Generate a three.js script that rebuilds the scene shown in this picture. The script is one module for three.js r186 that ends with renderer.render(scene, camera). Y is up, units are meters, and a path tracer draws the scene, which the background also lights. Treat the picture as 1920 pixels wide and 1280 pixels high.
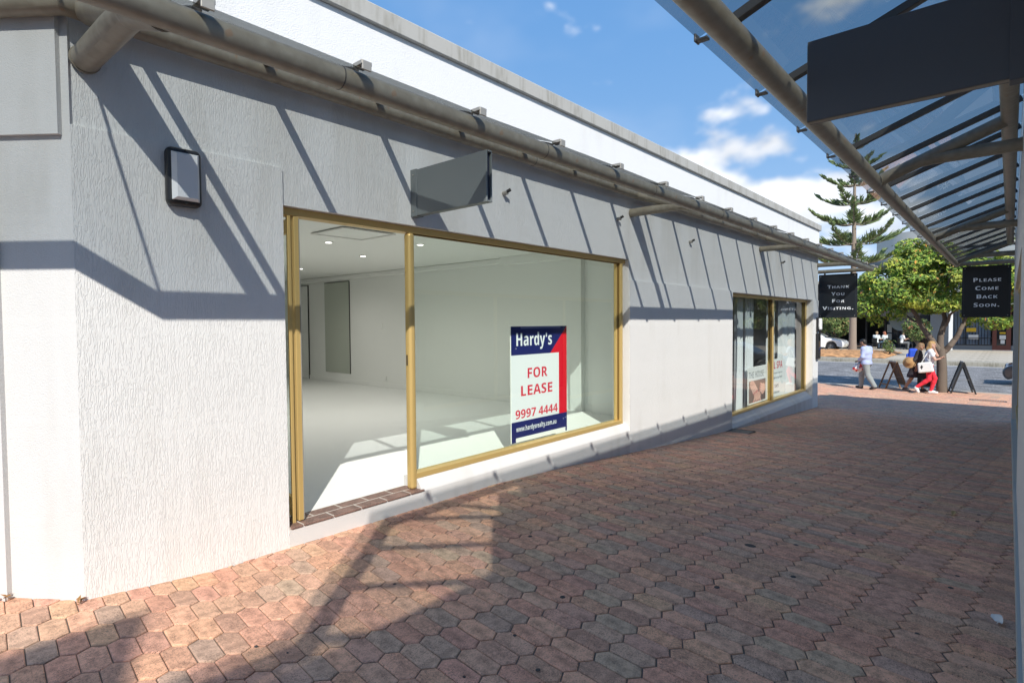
import * as THREE from 'three';
import { mergeGeometries } from 'three/addons/utils/BufferGeometryUtils.js';
import { RoundedBoxGeometry } from 'three/addons/geometries/RoundedBoxGeometry.js';

// ---------------------------------------------------------------- camera, sky, sun, exposure
const scene = new THREE.Scene();
const camera = new THREE.PerspectiveCamera(61.92, 1920 / 1280, 0.02, 600);
camera.rotation.order = 'YXZ';
camera.rotation.set(THREE.MathUtils.degToRad(-1.88), THREE.MathUtils.degToRad(41.24), THREE.MathUtils.degToRad(-0.398));
const renderer = new THREE.WebGLRenderer({ antialias: true });
renderer.setSize(1920, 1280);
renderer.toneMapping = THREE.LinearToneMapping;
renderer.toneMappingExposure = 1.32;
renderer.shadowMap.enabled = true;
const TOSUN = new THREE.Vector3(0.938, 1, 0.8).normalize();
const sun = new THREE.DirectionalLight(new THREE.Color(1, 0.955, 0.875), 4.2);
sun.name = 'sun';
sun.position.copy(TOSUN).multiplyScalar(60);
sun.castShadow = true;
sun.shadow.mapSize.set(4096, 4096);
Object.assign(sun.shadow.camera, { left: -40, right: 40, top: 40, bottom: -40, near: 1, far: 160 });
scene.add(sun, sun.target);
const SKY_GAIN = 0.94;

// ---------------------------------------------------------------- noise and random numbers
function rng(a) { return () => { a |= 0; a = (a + 0x6d2b79f5) | 0; let t = Math.imul(a ^ (a >>> 15), 1 | a); t = (t + Math.imul(t ^ (t >>> 7), 61 | t)) ^ t; return ((t ^ (t >>> 14)) >>> 0) / 4294967296; }; }
const hash3 = (x, y, z) => { let h = Math.imul(x | 0, 374761393) ^ Math.imul(y | 0, 668265263) ^ Math.imul(z | 0, 1274126177); h = Math.imul(h ^ (h >>> 13), 1103515245); return ((h ^ (h >>> 16)) >>> 0) / 4294967296; };
const sm = (t) => t * t * (3 - 2 * t);
function vnoise(x, y, z = 0) {
  const i = Math.floor(x), j = Math.floor(y), k = Math.floor(z), u = sm(x - i), v = sm(y - j), w = sm(z - k);
  const l = (a, b, t) => a + (b - a) * t;
  return l(l(l(hash3(i, j, k), hash3(i + 1, j, k), u), l(hash3(i, j + 1, k), hash3(i + 1, j + 1, k), u), v), l(l(hash3(i, j, k + 1), hash3(i + 1, j, k + 1), u), l(hash3(i, j + 1, k + 1), hash3(i + 1, j + 1, k + 1), u), v), w);
}
function fbm(x, y, z = 0, n = 5) { let s = 0, a = 0.5, t = 0; for (let i = 0; i < n; i++) { s += a * vnoise(x, y, z); t += a; a *= 0.5; x = x * 2.03 + 17.1; y = y * 2.03 + 9.2; z = z * 2.03 + 3.7; } return s / t; }
const clamp = (x, a = 0, b = 1) => Math.min(b, Math.max(a, x));
const step = (a, b, x) => sm(clamp((x - a) / (b - a)));
const lerp = (a, b, t) => a + (b - a) * t;

// ---------------------------------------------------------------- the sky: air and fair-weather clouds
{
  const W = 2048, H = 1024, data = new Float32Array(W * H * 4);
  // cloud banks: direction (azimuth as in atan2(z, x)) , elevation, spreads, strength
  const banks = [[-1.9, 0.265, 0.17, 0.075, 0.42], [-1.8, 0.185, 0.22, 0.05, 0.44], [-1.8, 0.44, 0.13, 0.05, 0.36], [-1.62, 0.62, 0.16, 0.07, 0.26], [-1.42, 0.3, 0.16, 0.07, 0.24], [-2.9, 0.14, 0.3, 0.06, 0.3], [-0.75, 0.55, 0.22, 0.1, 0.26], [0.1, 0.3, 0.5, 0.14, 0.3], [1.0, 0.5, 0.4, 0.15, 0.25], [2.0, 0.28, 0.5, 0.14, 0.3], [2.9, 0.4, 0.4, 0.12, 0.24], [-2.6, 0.2, 0.3, 0.1, 0.16], [-0.2, 0.9, 0.4, 0.12, 0.16], [-1.3, 0.85, 0.2, 0.08, 0.2]];
  for (let r = 0; r < H; r++) {
    const el = ((r + 0.5) / H - 0.5) * Math.PI, y = Math.sin(el), c = Math.cos(el);
    for (let q = 0; q < W; q++) {
      const az = ((q + 0.5) / W - 0.5) * 2 * Math.PI, x = Math.cos(az) * c, z = Math.sin(az) * c, o = (r * W + q) * 4;
      const k = Math.pow(1 - clamp(y), 2.3), h = Math.pow(1 - clamp(y), 8), cs = x * TOSUN.x + y * TOSUN.y + z * TOSUN.z;
      let R = lerp(0.085, 0.3, k) + h * 0.3, G = lerp(0.25, 0.52, k) + h * 0.22, B = lerp(0.57, 0.8, k) + h * 0.1;
      const glow = Math.pow(clamp(cs), 6) * 0.22 + Math.pow(clamp(cs), 60) * 0.7;
      R += glow; G += glow * 0.98; B += glow * 0.9;
      if (y > 0.01) {
        let cover = 0;
        for (const [a, e, sa, se, s] of banks) { let d = az - a; d -= Math.round(d / (2 * Math.PI)) * 2 * Math.PI; cover += s * Math.exp(-((d / sa) ** 2) - ((el - e) / se) ** 2); }
        const px = x * 7.5, py = y * 13, pz = z * 7.5;
        const n = fbm(px + 3.1, py, pz + 7.7, 6), w = fbm(px * 2.6, py * 2.6, pz * 2.6 + 40, 5);
        const a = step(0.6, 0.8, n * 0.84 + (w - 0.5) * 0.42 + cover * 0.85) * step(0.01, 0.07, y);
        const under = fbm(px + 3.1 + TOSUN.x * 0.18, py + 0.3, pz + 7.7 + TOSUN.z * 0.18, 4), lit = clamp(0.86 + (n - under) * 1.3, 0.62, 1.04);
        R = lerp(R, 0.93 * lit, a * 0.92); G = lerp(G, 0.955 * lit, a * 0.92); B = lerp(B, 1.0 * lit, a * 0.92);
        const veil = step(0.48, 0.9, fbm(px * 0.7 + 9, py * 0.8, pz * 0.7, 4)) * 0.12;
        R = lerp(R, 0.9, veil); G = lerp(G, 0.93, veil); B = lerp(B, 0.97, veil);
      }
      if (y < 0) { R = 0.2; G = 0.2; B = 0.2; }
      data[o] = R * SKY_GAIN; data[o + 1] = G * SKY_GAIN; data[o + 2] = B * SKY_GAIN; data[o + 3] = 1;
    }
  }
  const t = new THREE.DataTexture(data, W, H, THREE.RGBAFormat, THREE.FloatType);
  t.mapping = THREE.EquirectangularReflectionMapping; t.magFilter = t.minFilter = THREE.LinearFilter; t.wrapS = THREE.RepeatWrapping; t.needsUpdate = true;
  scene.background = t; scene.environment = t;
}

// ---------------------------------------------------------------- textures
function tex(w, h, fn, srgb = false) {
  const d = new Uint8Array(w * h * 4);
  for (let j = 0; j < h; j++) for (let i = 0; i < w; i++) { const v = fn(i, j, i / w, j / h), o = (j * w + i) * 4; if (typeof v === 'number') d[o] = d[o + 1] = d[o + 2] = clamp(v) * 255; else { d[o] = clamp(v[0]) * 255; d[o + 1] = clamp(v[1]) * 255; d[o + 2] = clamp(v[2]) * 255; } d[o + 3] = 255; }
  const t = new THREE.DataTexture(d, w, h); t.wrapS = t.wrapT = THREE.RepeatWrapping; t.magFilter = t.minFilter = THREE.LinearFilter; t.generateMipmaps = false;
  if (srgb) t.colorSpace = THREE.SRGBColorSpace;
  t.needsUpdate = true; return t;
}
const tiled = (f) => (u, v) => { // blends two shifted copies so that the field repeats without a seam
  const a = sm(clamp(Math.abs(u - 0.5) * 8 - 3)), b = sm(clamp(Math.abs(v - 0.5) * 8 - 3)), u2 = (u + 0.5) % 1, v2 = (v + 0.5) % 1;
  return lerp(lerp(f(u, v), f(u2 + 7, v), a), lerp(f(u, v2 + 7), f(u2 + 7, v2 + 7), a), b);
};
const rep = (t, sx, sy = sx) => { const c = t.clone(); c.repeat.set(1 / sx, 1 / sy); c.needsUpdate = true; return c; };
// dragged stucco: upright gouges of uneven length over a fine grain
const dragField = tiled((u, v) => {
  const x = u * 190, y = v * 190, wob = (fbm(x * 0.09, y * 0.05, 5, 3) - 0.5) * 4;
  const g = fbm((x + wob) * 0.72, y * 0.12 + fbm(x * 0.45, y * 0.08, 2, 2) * 5, 1, 3), f = fbm(x * 1.7, y * 1.1, 3, 2), m = fbm(x * 0.12, y * 0.12, 8, 3);
  const cut = step(0.5, 0.6, g + (m - 0.5) * 0.2), pit = step(0.66, 0.8, f);
  return 0.85 - 0.6 * cut + 0.22 * (f - 0.5) - 0.18 * pit + 0.2 * (g - 0.5);
});
const dragTex = tex(1024, 1024, (i, j, u, v) => dragField(u, v));
const grainField = tiled((u, v) => fbm(u * 190, v * 240, 4, 3));
const grainTex = tex(768, 768, (i, j, u, v) => grainField(u, v));
const stainField = tiled((u, v) => 0.5 * fbm(u * 5, v * 4, 11, 5) + 0.5 * fbm(u * 26, v * 5, 13, 4));
const stainTex = tex(512, 512, (i, j, u, v) => { const s = step(0.5, 0.8, stainField(u, v)); return [0.985 - s * 0.045, 0.985 - s * 0.05, 0.985 - s * 0.06]; }, true);
const dirtTex = tex(512, 512, (i, j, u, v) => { const s = step(0.44, 0.78, stainField(u, v)); return [0.985 - s * 0.2, 0.985 - s * 0.21, 0.985 - s * 0.24]; }, true);
// fired clay: pits and grit
const clayField = tiled((u, v) => fbm(u * 60, v * 60, 21, 4)), gritField = tiled((u, v) => vnoise(u * 210, v * 210, 31)), clayBig = tiled((u, v) => fbm(u * 9, v * 9, 23, 3));
const clayTex = tex(768, 768, (i, j, u, v) => { const p = step(0.74, 0.9, gritField(u, v)), c = clayField(u, v), b = clayBig(u, v); const k = 0.93 + 0.34 * (c - 0.5) + 0.42 * (b - 0.5); return [k * (1 - 0.62 * p), k * (1 - 0.6 * p), k * (1 - 0.56 * p)]; }, true);
const clayBump = tex(768, 768, (i, j, u, v) => 0.62 + 0.3 * (clayField(u, v) - 0.5) - 0.55 * step(0.72, 0.88, gritField(u, v)));
const asphaltTex = tex(512, 512, (i, j, u, v) => { const k = 0.7 + 0.5 * (vnoise(u * 128, v * 128, 3) - 0.5) + 0.35 * (tiled((a, b) => fbm(a * 8, b * 8, 41, 4))(u, v) - 0.5); return [k, k, k * 1.01]; }, true);
const paintField = tiled((u, v) => fbm(u * 22, v * 22, 51, 4));
const pipeTex = tex(512, 512, (i, j, u, v) => { const k = paintField(u, v), s = step(0.76, 0.84, fbm(u * 17, v * 9, 57, 3)); return [0.93 + 0.2 * (k - 0.5) + s * 0.02, 0.93 + 0.22 * (k - 0.5) - s * 0.08, 0.93 + 0.24 * (k - 0.5) - s * 0.14]; }, true);
const barkTex = tex(256, 256, (i, j, u, v) => 0.3 + 0.7 * tiled((a, b) => fbm(a * 18, b * 40, 61, 4))(u, v));

const std = (name, o) => { const m = new THREE.MeshStandardMaterial(o); m.name = name; return m; };
const phy = (name, o) => { const m = new THREE.MeshPhysicalMaterial(o); m.name = name; return m; };
const C = (r, g, b) => new THREE.Color().setRGB(r, g, b);
const M = {
  stucco: std('dragged_stucco', { color: C(0.77, 0.765, 0.75), roughness: 0.92, map: rep(stainTex, 5.3), bumpMap: rep(dragTex, 0.62), bumpScale: 0.0024 }),
  stuccoFine: std('fine_stucco', { color: C(0.655, 0.65, 0.64), roughness: 0.92, map: rep(stainTex, 2.7), bumpMap: rep(grainTex, 0.55), bumpScale: 0.0022 }),
  stuccoTop: std('parapet_stucco', { color: C(0.74, 0.74, 0.735), roughness: 0.92, map: rep(stainTex, 4.1), bumpMap: rep(grainTex, 1.1), bumpScale: 0.0028 }),
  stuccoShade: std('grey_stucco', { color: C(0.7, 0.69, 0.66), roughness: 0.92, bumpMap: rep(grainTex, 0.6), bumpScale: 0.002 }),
  plinthGrey: std('pale_blue_grey_paint', { color: C(0.4, 0.43, 0.43), roughness: 0.75, bumpMap: rep(grainTex, 0.5), bumpScale: 0.0008 }),
  cap: std('parapet_cap', { color: C(0.42, 0.41, 0.38), roughness: 0.85, map: rep(dirtTex, 1.3), bumpMap: rep(grainTex, 0.8), bumpScale: 0.0015 }),
  pipe: std('taupe_pipe_paint', { color: C(0.3, 0.265, 0.205), roughness: 0.42, map: rep(pipeTex, 0.9) }),
  rafter: std('dark_bronze', { color: C(0.09, 0.085, 0.08), roughness: 0.45, metalness: 0.3 }),
  clip: std('weathered_aluminium', { color: C(0.38, 0.36, 0.32), roughness: 0.55, metalness: 0.5 }),
  roofGlass: phy('tinted_glass', { color: C(0.44, 0.47, 0.475), transmission: 1, thickness: 0, roughness: 0, ior: 1.5 }),
  pane: phy('shop_glass', { color: C(0.92, 0.98, 0.945), transmission: 1, thickness: 0, roughness: 0, ior: 1.52 }),
  paneClear: phy('clear_glass', { color: C(0.88, 0.92, 0.9), transmission: 1, thickness: 0, roughness: 0, ior: 1.55 }),
  darkGlass: phy('dark_glass', { color: C(0.02, 0.023, 0.025), roughness: 0.06, clearcoat: 0.4 }),
  gold: std('gold_anodised', { color: C(0.66, 0.47, 0.18), roughness: 0.38, metalness: 0.4 }),
  goldDark: std('gold_anodised_shadow_groove', { color: C(0.2, 0.13, 0.04), roughness: 0.5, metalness: 0.4 }),
  white: std('white_paint', { color: C(0.88, 0.9, 0.87), roughness: 0.7 }),
  whiteFloor: std('white_board_floor', { color: C(0.82, 0.84, 0.82), roughness: 0.5 }),
  grout: std('pale_grout', { color: C(0.5, 0.46, 0.41), roughness: 0.9 }),
  black: std('black_plastic', { color: C(0.018, 0.018, 0.02), roughness: 0.4 }),
  blackBoard: std('black_board', { color: C(0.012, 0.013, 0.016), roughness: 0.55 }),
  opal: std('opal_diffuser', { color: C(0.78, 0.79, 0.8), roughness: 0.3 }),
  signGrey: std('slate_sign_metal', { color: C(0.17, 0.19, 0.195), roughness: 0.42, metalness: 0.1 }),
  signDark: std('charcoal_sign_metal', { color: C(0.075, 0.08, 0.09), roughness: 0.55 }),
  steel: std('galvanised_steel', { color: C(0.3, 0.31, 0.31), roughness: 0.45, metalness: 0.7 }),
  iron: std('cast_iron', { color: C(0.05, 0.05, 0.05), roughness: 0.6, metalness: 0.4 }),
  asphalt: std('asphalt', { color: C(0.42, 0.41, 0.395), roughness: 0.95, map: rep(asphaltTex, 3), bumpMap: rep(grainTex, 1), bumpScale: 0.003 }),
  concrete: std('concrete', { color: C(0.4, 0.38, 0.34), roughness: 0.9, map: rep(dirtTex, 3) }),
  sand: std('joint_sand', { color: C(0.15, 0.13, 0.105), roughness: 1, bumpMap: rep(grainTex, 0.4), bumpScale: 0.002 }),
  earth: std('earth', { color: C(0.2, 0.18, 0.15), roughness: 1 }),
  mulch: std('bark_mulch', { color: C(1, 1, 1), roughness: 1, vertexColors: true }),
  paver: std('clay_paver', { color: C(2.0, 1.83, 1.6), roughness: 0.86, vertexColors: true, map: rep(clayTex, 0.42), bumpMap: rep(clayBump, 0.42), bumpScale: 0.0022 }),
  tile: std('brown_step_tile', { color: C(0.26, 0.16, 0.13), roughness: 0.55, map: rep(clayTex, 0.5) }),
  leaf: phy('leaf', { color: C(1, 1, 1), roughness: 1, vertexColors: true, transmission: 0.3, thickness: 0, side: THREE.DoubleSide }),
  needle: std('needles', { color: C(1, 1, 1), roughness: 0.75, vertexColors: true, side: THREE.DoubleSide }),
  bark: std('bark', { color: C(0.15, 0.12, 0.095), roughness: 0.95, bumpMap: rep(barkTex, 0.4, 0.4), bumpScale: 0.01 }),
  barkPine: std('pine_bark', { color: C(0.26, 0.21, 0.17), roughness: 0.95, bumpMap: rep(barkTex, 0.5, 0.5), bumpScale: 0.02 }),
};

// ---------------------------------------------------------------- builders
const names = {};
function numbered(n) { const k = names[n] = (names[n] ?? -1) + 1; return k ? n + '_' + String(k).padStart(3, '0') : n; }
function tag(o, label, category, group) { o.userData.label = label; o.userData.category = category; if (group) o.userData.group = group; return o; }
function thing(name, label, category, p = [0, 0, 0], group) { const o = new THREE.Group(); o.name = numbered(name); o.position.set(...p); o.off = p; scene.add(o); return tag(o, label, category, group); }
function struct(o) { o.userData.kind = 'structure'; return o; }
function boxUV(g) { // uv in metres on the plane that each face is nearest to
  if (g.index) g = g.toNonIndexed();
  if (!g.attributes.normal) g.computeVertexNormals();
  const p = g.attributes.position, uv = new Float32Array(p.count * 2), a = new THREE.Vector3(), b = new THREE.Vector3(), c = new THREE.Vector3();
  for (let i = 0; i < p.count; i += 3) {
    a.fromBufferAttribute(p, i); b.fromBufferAttribute(p, i + 1); c.fromBufferAttribute(p, i + 2);
    const n = b.clone().sub(a).cross(c.clone().sub(a)), x = Math.abs(n.x), y = Math.abs(n.y), z = Math.abs(n.z);
    [a, b, c].forEach((v, k) => { const o = (i + k) * 2; if (y >= x && y >= z) { uv[o] = v.x; uv[o + 1] = v.z; } else if (x >= z) { uv[o] = v.z; uv[o + 1] = v.y; } else { uv[o] = v.x; uv[o + 1] = v.y; } });
  }
  g.setAttribute('uv', new THREE.BufferAttribute(uv, 2));
  return g;
}
class MB {
  constructor() { this.g = []; }
  add(g) { this.g.push(g); return this; }
  box(x0, x1, y0, y1, z0, z1) { const g = new THREE.BoxGeometry(Math.abs(x1 - x0), Math.abs(y1 - y0), Math.abs(z1 - z0)); g.translate((x0 + x1) / 2, (y0 + y1) / 2, (z0 + z1) / 2); return this.add(g); }
  rbox(x0, x1, y0, y1, z0, z1, r = 0.006, s = 2) { const w = Math.abs(x1 - x0), h = Math.abs(y1 - y0), d = Math.abs(z1 - z0); const g = new RoundedBoxGeometry(w, h, d, s, Math.min(r, w / 2.01, h / 2.01, d / 2.01)); g.translate((x0 + x1) / 2, (y0 + y1) / 2, (z0 + z1) / 2); return this.add(g); }
  // a bar of rectangular section between two points; up gives the side that faces up
  bar(a, b, w, h, up = [0, 1, 0]) {
    const A = new THREE.Vector3(...a), B = new THREE.Vector3(...b), d = B.clone().sub(A), L = d.length(); d.normalize();
    const s = new THREE.Vector3(...up).cross(d).normalize(), u = d.clone().cross(s), g = new RoundedBoxGeometry(w, h, L, 1, Math.min(w, h) * 0.12);
    g.applyMatrix4(new THREE.Matrix4().makeBasis(s, u, d).setPosition(A.add(B).multiplyScalar(0.5))); return this.add(g);
  }
  pipe(pts, r, seg = 22) { return this.add(pipeGeo(pts, r, seg)); }
  quad(a, b, c, d) { const g = new THREE.BufferGeometry(); g.setAttribute('position', new THREE.Float32BufferAttribute([...a, ...b, ...c, ...a, ...c, ...d], 3)); g.setAttribute('uv', new THREE.Float32BufferAttribute([0, 0, 1, 0, 1, 1, 0, 0, 1, 1, 0, 1], 2)); g.computeVertexNormals(); return this.add(g); }
  // an upright prism over a ground outline [x, z] between two heights
  prism(out, y0, y1) { const s = new THREE.Shape(out.map(([x, z]) => new THREE.Vector2(x, -z))), g = new THREE.ExtrudeGeometry(s, { depth: y1 - y0, bevelEnabled: false }); g.rotateX(-Math.PI / 2); g.translate(0, y0, 0); return this.add(g); }
  // a profile [x, y] drawn out along z
  profile(out, z0, z1) { const s = new THREE.Shape(out.map(([x, y]) => new THREE.Vector2(x, y))), g = new THREE.ExtrudeGeometry(s, { depth: Math.abs(z1 - z0), bevelEnabled: false }); g.translate(0, 0, Math.min(z0, z1)); return this.add(g); }
  geo(keepUV = false) {
    const gs = this.g.map((g) => { let q = g.index ? g.toNonIndexed() : g; if (!q.attributes.normal) q.computeVertexNormals(); for (const k of Object.keys(q.attributes)) if (!['position', 'normal', 'uv', 'color'].includes(k)) q.deleteAttribute(k); return keepUV ? q : boxUV(q); });
    return gs.length > 1 ? mergeGeometries(gs) : gs[0];
  }
  build(name, mat, parent, keepUV = false) { return mesh(name, this.geo(keepUV), mat, parent); }
}
function mesh(name, g, mat, parent = scene) {
  if (parent.off) g.translate(-parent.off[0], -parent.off[1], -parent.off[2]);
  const m = new THREE.Mesh(g, mat); m.name = parent === scene ? numbered(name) : name; m.castShadow = m.receiveShadow = true; m.off = parent.off; parent.add(m); return m;
}
function pipeGeo(pts, r, seg = 22) {
  const P = pts.map((p) => new THREE.Vector3(...p)), n = P.length, pos = [], uv = [], idx = [], R = Array.isArray(r) ? r : pts.map(() => r);
  const dir = (i) => P[i + 1].clone().sub(P[i]).normalize();
  let d0 = dir(0), side = (Math.abs(d0.y) > 0.9 ? new THREE.Vector3(1, 0, 0) : new THREE.Vector3(0, 1, 0)).cross(d0).normalize();
  let run = 0;
  const nor = [];
  for (let i = 0; i < n; i++) {
    const din = i ? dir(i - 1) : dir(0), dout = i < n - 1 ? dir(i) : din;
    if (i) run += P[i].distanceTo(P[i - 1]);
    for (const d of i && i < n - 1 && din.dot(dout) < 0.999 ? [din, dout] : [din]) {
      const m = din.clone().add(dout).normalize(); // mitre plane normal
      const s = side.clone().addScaledVector(d, -side.dot(d)).normalize(), u = d.clone().cross(s);
      for (let k = 0; k <= seg; k++) {
        const a = (k / seg) * Math.PI * 2, v = s.clone().multiplyScalar(Math.cos(a)).addScaledVector(u, Math.sin(a)), q = v.clone().multiplyScalar(R[i]);
        q.addScaledVector(d, -q.dot(m) / d.dot(m));
        pos.push(P[i].x + q.x, P[i].y + q.y, P[i].z + q.z); nor.push(v.x, v.y, v.z); uv.push((a * R[i]), run);
      }
    }
  }
  const rings = pos.length / 3 / (seg + 1);
  // rings come as one per end and two per mitre: join 0-1, 2-3, ...
  let r0 = 0;
  for (let i = 0; i < n - 1; i++) {
    const r1 = r0 + 1;
    for (let k = 0; k < seg; k++) { const a = r0 * (seg + 1) + k, b = r1 * (seg + 1) + k; idx.push(a, a + 1, b, b, a + 1, b + 1); }
    const bent = i + 1 < n - 1 && dir(i).dot(dir(i + 1)) < 0.999;
    r0 = bent ? r1 + 1 : r1;
  }
  for (const [ring, sign, p] of [[0, -1, P[0]], [rings - 1, 1, P[n - 1]]]) { // caps
    const c = pos.length / 3, d = (sign < 0 ? dir(0) : dir(n - 2)).multiplyScalar(sign);
    pos.push(p.x, p.y, p.z); nor.push(d.x, d.y, d.z); uv.push(0, 0);
    for (let k = 0; k <= seg; k++) { const o = (ring * (seg + 1) + k) * 3; pos.push(pos[o], pos[o + 1], pos[o + 2]); nor.push(d.x, d.y, d.z); uv.push(0, 0); }
    for (let k = 0; k < seg; k++) sign < 0 ? idx.push(c, c + 2 + k, c + 1 + k) : idx.push(c, c + 1 + k, c + 2 + k);
  }
  const g = new THREE.BufferGeometry();
  g.setAttribute('position', new THREE.Float32BufferAttribute(pos, 3)); g.setAttribute('normal', new THREE.Float32BufferAttribute(nor, 3)); g.setAttribute('uv', new THREE.Float32BufferAttribute(uv, 2)); g.setIndex(idx);
  return g;
}
// flat print on a canvas
function print(w, h, draw) { const c = document.createElement('canvas'); c.width = w; c.height = h; const x = c.getContext('2d'); draw(x, w, h); const t = new THREE.CanvasTexture(c); t.colorSpace = THREE.SRGBColorSpace; t.magFilter = t.minFilter = THREE.LinearFilter; t.generateMipmaps = false; return t; }
// a face with the print the right way round: a = lower left, b = lower right, h = height
function printed(name, tx, a, b, h, parent, rough = 0.5) { return new MB().quad(a, b, [b[0], b[1] + h, b[2]], [a[0], a[1] + h, a[2]]).build(name, std(name + '_print', { map: tx, roughness: rough }), parent, true); }
// height of the alley and pavement at z
const GZ = [[6, -1.47], [0, -1.49], [-0.76, -1.507], [-1.43, -1.568], [-2.6, -1.582], [-4.1, -1.59], [-5.3, -1.652], [-6.7, -1.75], [-8.5, -1.868], [-10.4, -1.984], [-12.6, -2.098], [-14.9, -2.203], [-16.7, -2.28], [-20, -2.36], [-24.3, -2.4], [-60, -2.4]];
function gy(z) { if (z >= GZ[0][0]) return GZ[0][1]; for (let i = 1; i < GZ.length; i++) if (z >= GZ[i][0]) { const [z0, y0] = GZ[i - 1], [z1, y1] = GZ[i]; return lerp(y0, y1, (z0 - z) / (z0 - z1)); } return -2.4; }

// ================================================================ GROUND
const pavement = struct(new THREE.Group()); pavement.name = 'pavement'; scene.add(pavement);
{
  const zs = [6, 3, 0, -0.76, -1.43, -2.6, -4.1, -5.3, -6.7, -8.5, -10.4, -12.6, -14.9, -16.7, -20, -24.2], pos = [], uv = [], idx = [];
  for (const z of zs) for (const x of [-14, 9]) { pos.push(x, gy(z) - 0.0075, z); uv.push(x, z); }
  for (let i = 0; i + 1 < zs.length; i++) idx.push(i * 2, i * 2 + 1, i * 2 + 2, i * 2 + 1, i * 2 + 3, i * 2 + 2);
  const g = new THREE.BufferGeometry(); g.setAttribute('position', new THREE.Float32BufferAttribute(pos, 3)); g.setAttribute('uv', new THREE.Float32BufferAttribute(uv, 2)); g.setIndex(idx); g.computeVertexNormals();
  mesh('joint_bed', g, M.sand, pavement);
  // one long pointed hexagonal paver: top, worn arris, sides
  const rnd = rng(77), palette = [[0.40, 0.225, 0.165], [0.42, 0.25, 0.18], [0.36, 0.205, 0.16], [0.38, 0.255, 0.19], [0.31, 0.235, 0.195], [0.43, 0.285, 0.2], [0.39, 0.215, 0.17], [0.275, 0.23, 0.2], [0.34, 0.215, 0.175], [0.41, 0.24, 0.185], [0.36, 0.235, 0.185], [0.325, 0.2, 0.165], [0.30, 0.25, 0.21], [0.44, 0.26, 0.18]];
  const ring = (k, wob) => [[-0.131, 0], [-0.095, 0.0575], [0.095, 0.0575], [0.131, 0], [0.095, -0.0575], [-0.095, -0.0575]].map(([u, v], i) => { const l = Math.hypot(u, v); return [u - Math.sign(u) * k * (1.4 + (Math.abs(v) < 0.01 ? 0.5 : 0)) + wob[i][0], v - Math.sign(v) * k + wob[i][1]]; });
  const makePaver = (c) => {
    const wob = [0, 1, 2, 3, 4, 5].map(() => [(rnd() - 0.5) * 0.004, (rnd() - 0.5) * 0.0025]), o = ring(0.0014, wob), m = ring(0.0024, wob), t = ring(0.0065, wob), p = [], uv2 = [], col = [], ou = rnd() * 9, ov = rnd() * 9;
    const tri = (...v) => { for (const [x, y, z] of v) { p.push(x, y, z); uv2.push(x + ou, z + ov - y); col.push(c[0], c[1], c[2]); } };
    for (let i = 0; i < 6; i++) {
      const j = (i + 1) % 6;
      tri([0, 0.0004, 0], [t[j][0], 0, t[j][1]], [t[i][0], 0, t[i][1]]);
      tri([t[i][0], 0, t[i][1]], [t[j][0], 0, t[j][1]], [m[j][0], -0.0032, m[j][1]]); tri([t[i][0], 0, t[i][1]], [m[j][0], -0.0032, m[j][1]], [m[i][0], -0.0032, m[i][1]]);
      tri([m[i][0], -0.0032, m[i][1]], [m[j][0], -0.0032, m[j][1]], [o[j][0], -0.03, o[j][1]]); tri([m[i][0], -0.0032, m[i][1]], [o[j][0], -0.03, o[j][1]], [o[i][0], -0.03, o[i][1]]);
    }
    const q = new THREE.BufferGeometry(); q.setAttribute('position', new THREE.Float32BufferAttribute(p, 3)); q.setAttribute('uv', new THREE.Float32BufferAttribute(uv2, 2)); q.setAttribute('color', new THREE.Float32BufferAttribute(col, 3)); q.computeVertexNormals(); return q;
  };
  const variants = [];
  for (let k = 0; k < 42; k++) { const c = [...palette[k % palette.length]], f = 0.9 + rnd() * 0.2; for (let e = 0; e < 3; e++) c[e] = lerp(c[e], [0.375, 0.232, 0.178][e], 0.36); variants.push(makePaver([c[0] * f, c[1] * f * (0.97 + rnd() * 0.06), c[2] * f * (0.96 + rnd() * 0.08)])); }
  const a = [0.99452, 0.10453], b = [0.10453, -0.99452], O = [-2.033, -2.155], list = [];
  camera.updateMatrixWorld(true); camera.updateProjectionMatrix();
  const v = new THREE.Vector3();
  for (let j = -64; j < 64; j++) for (let i = -60; i < 240; i++) {
    const r = i + 0.5 * (j & 1), x = O[0] + j * 0.226 * a[0] + r * 0.115 * b[0], z = O[1] + j * 0.226 * a[1] + r * 0.115 * b[1];
    if (z > 1.6 || z < -24.14) continue;
    if (z > -0.9 ? x < -6.2 || x > 1.4 : z > -16.5 ? x < -3.93 || x > 0.18 : x < -12.5 || x > 6) continue;
    if (z > -0.76 && x < -3.8 && z + 0.76 < (-3.8 - x) * 0.78 - 0.16) continue;
    const y = gy(z), s = (gy(z - 0.06) - gy(z + 0.06)) / 0.12;
    v.set(x, y, z).project(camera);
    const seen = v.z < 1 && Math.abs(v.x) < 1.06 && v.y > -1.1 && v.y < 0.3 && x > -3.88 && x < 0.03, d2 = x * x + y * y + z * z;
    list.push({ x, y: y + (rnd() - 0.5) * 0.003, z, s, k: Math.floor(rnd() * variants.length), e: Math.floor(rnd() * 2) * Math.PI, t: (rnd() - 0.5) * 0.014, w: seen ? 1 / Math.pow(d2, 1.5) : 0 });
  }
  list.sort((p, q) => q.w - p.w);
  const yaw = Math.atan2(-a[1], a[0]), e = new THREE.Euler(0, 0, 0, 'XYZ'), mm = new THREE.Matrix4(), qq = new THREE.Quaternion();
  const place = (p) => { e.set(Math.atan(p.s) + p.t * 0.5, 0, p.t); qq.setFromEuler(e).multiply(new THREE.Quaternion().setFromAxisAngle(new THREE.Vector3(0, 1, 0), yaw + p.e)); return mm.compose(new THREE.Vector3(p.x, p.y, p.z), qq, new THREE.Vector3(1, 1, 1)); };
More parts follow.
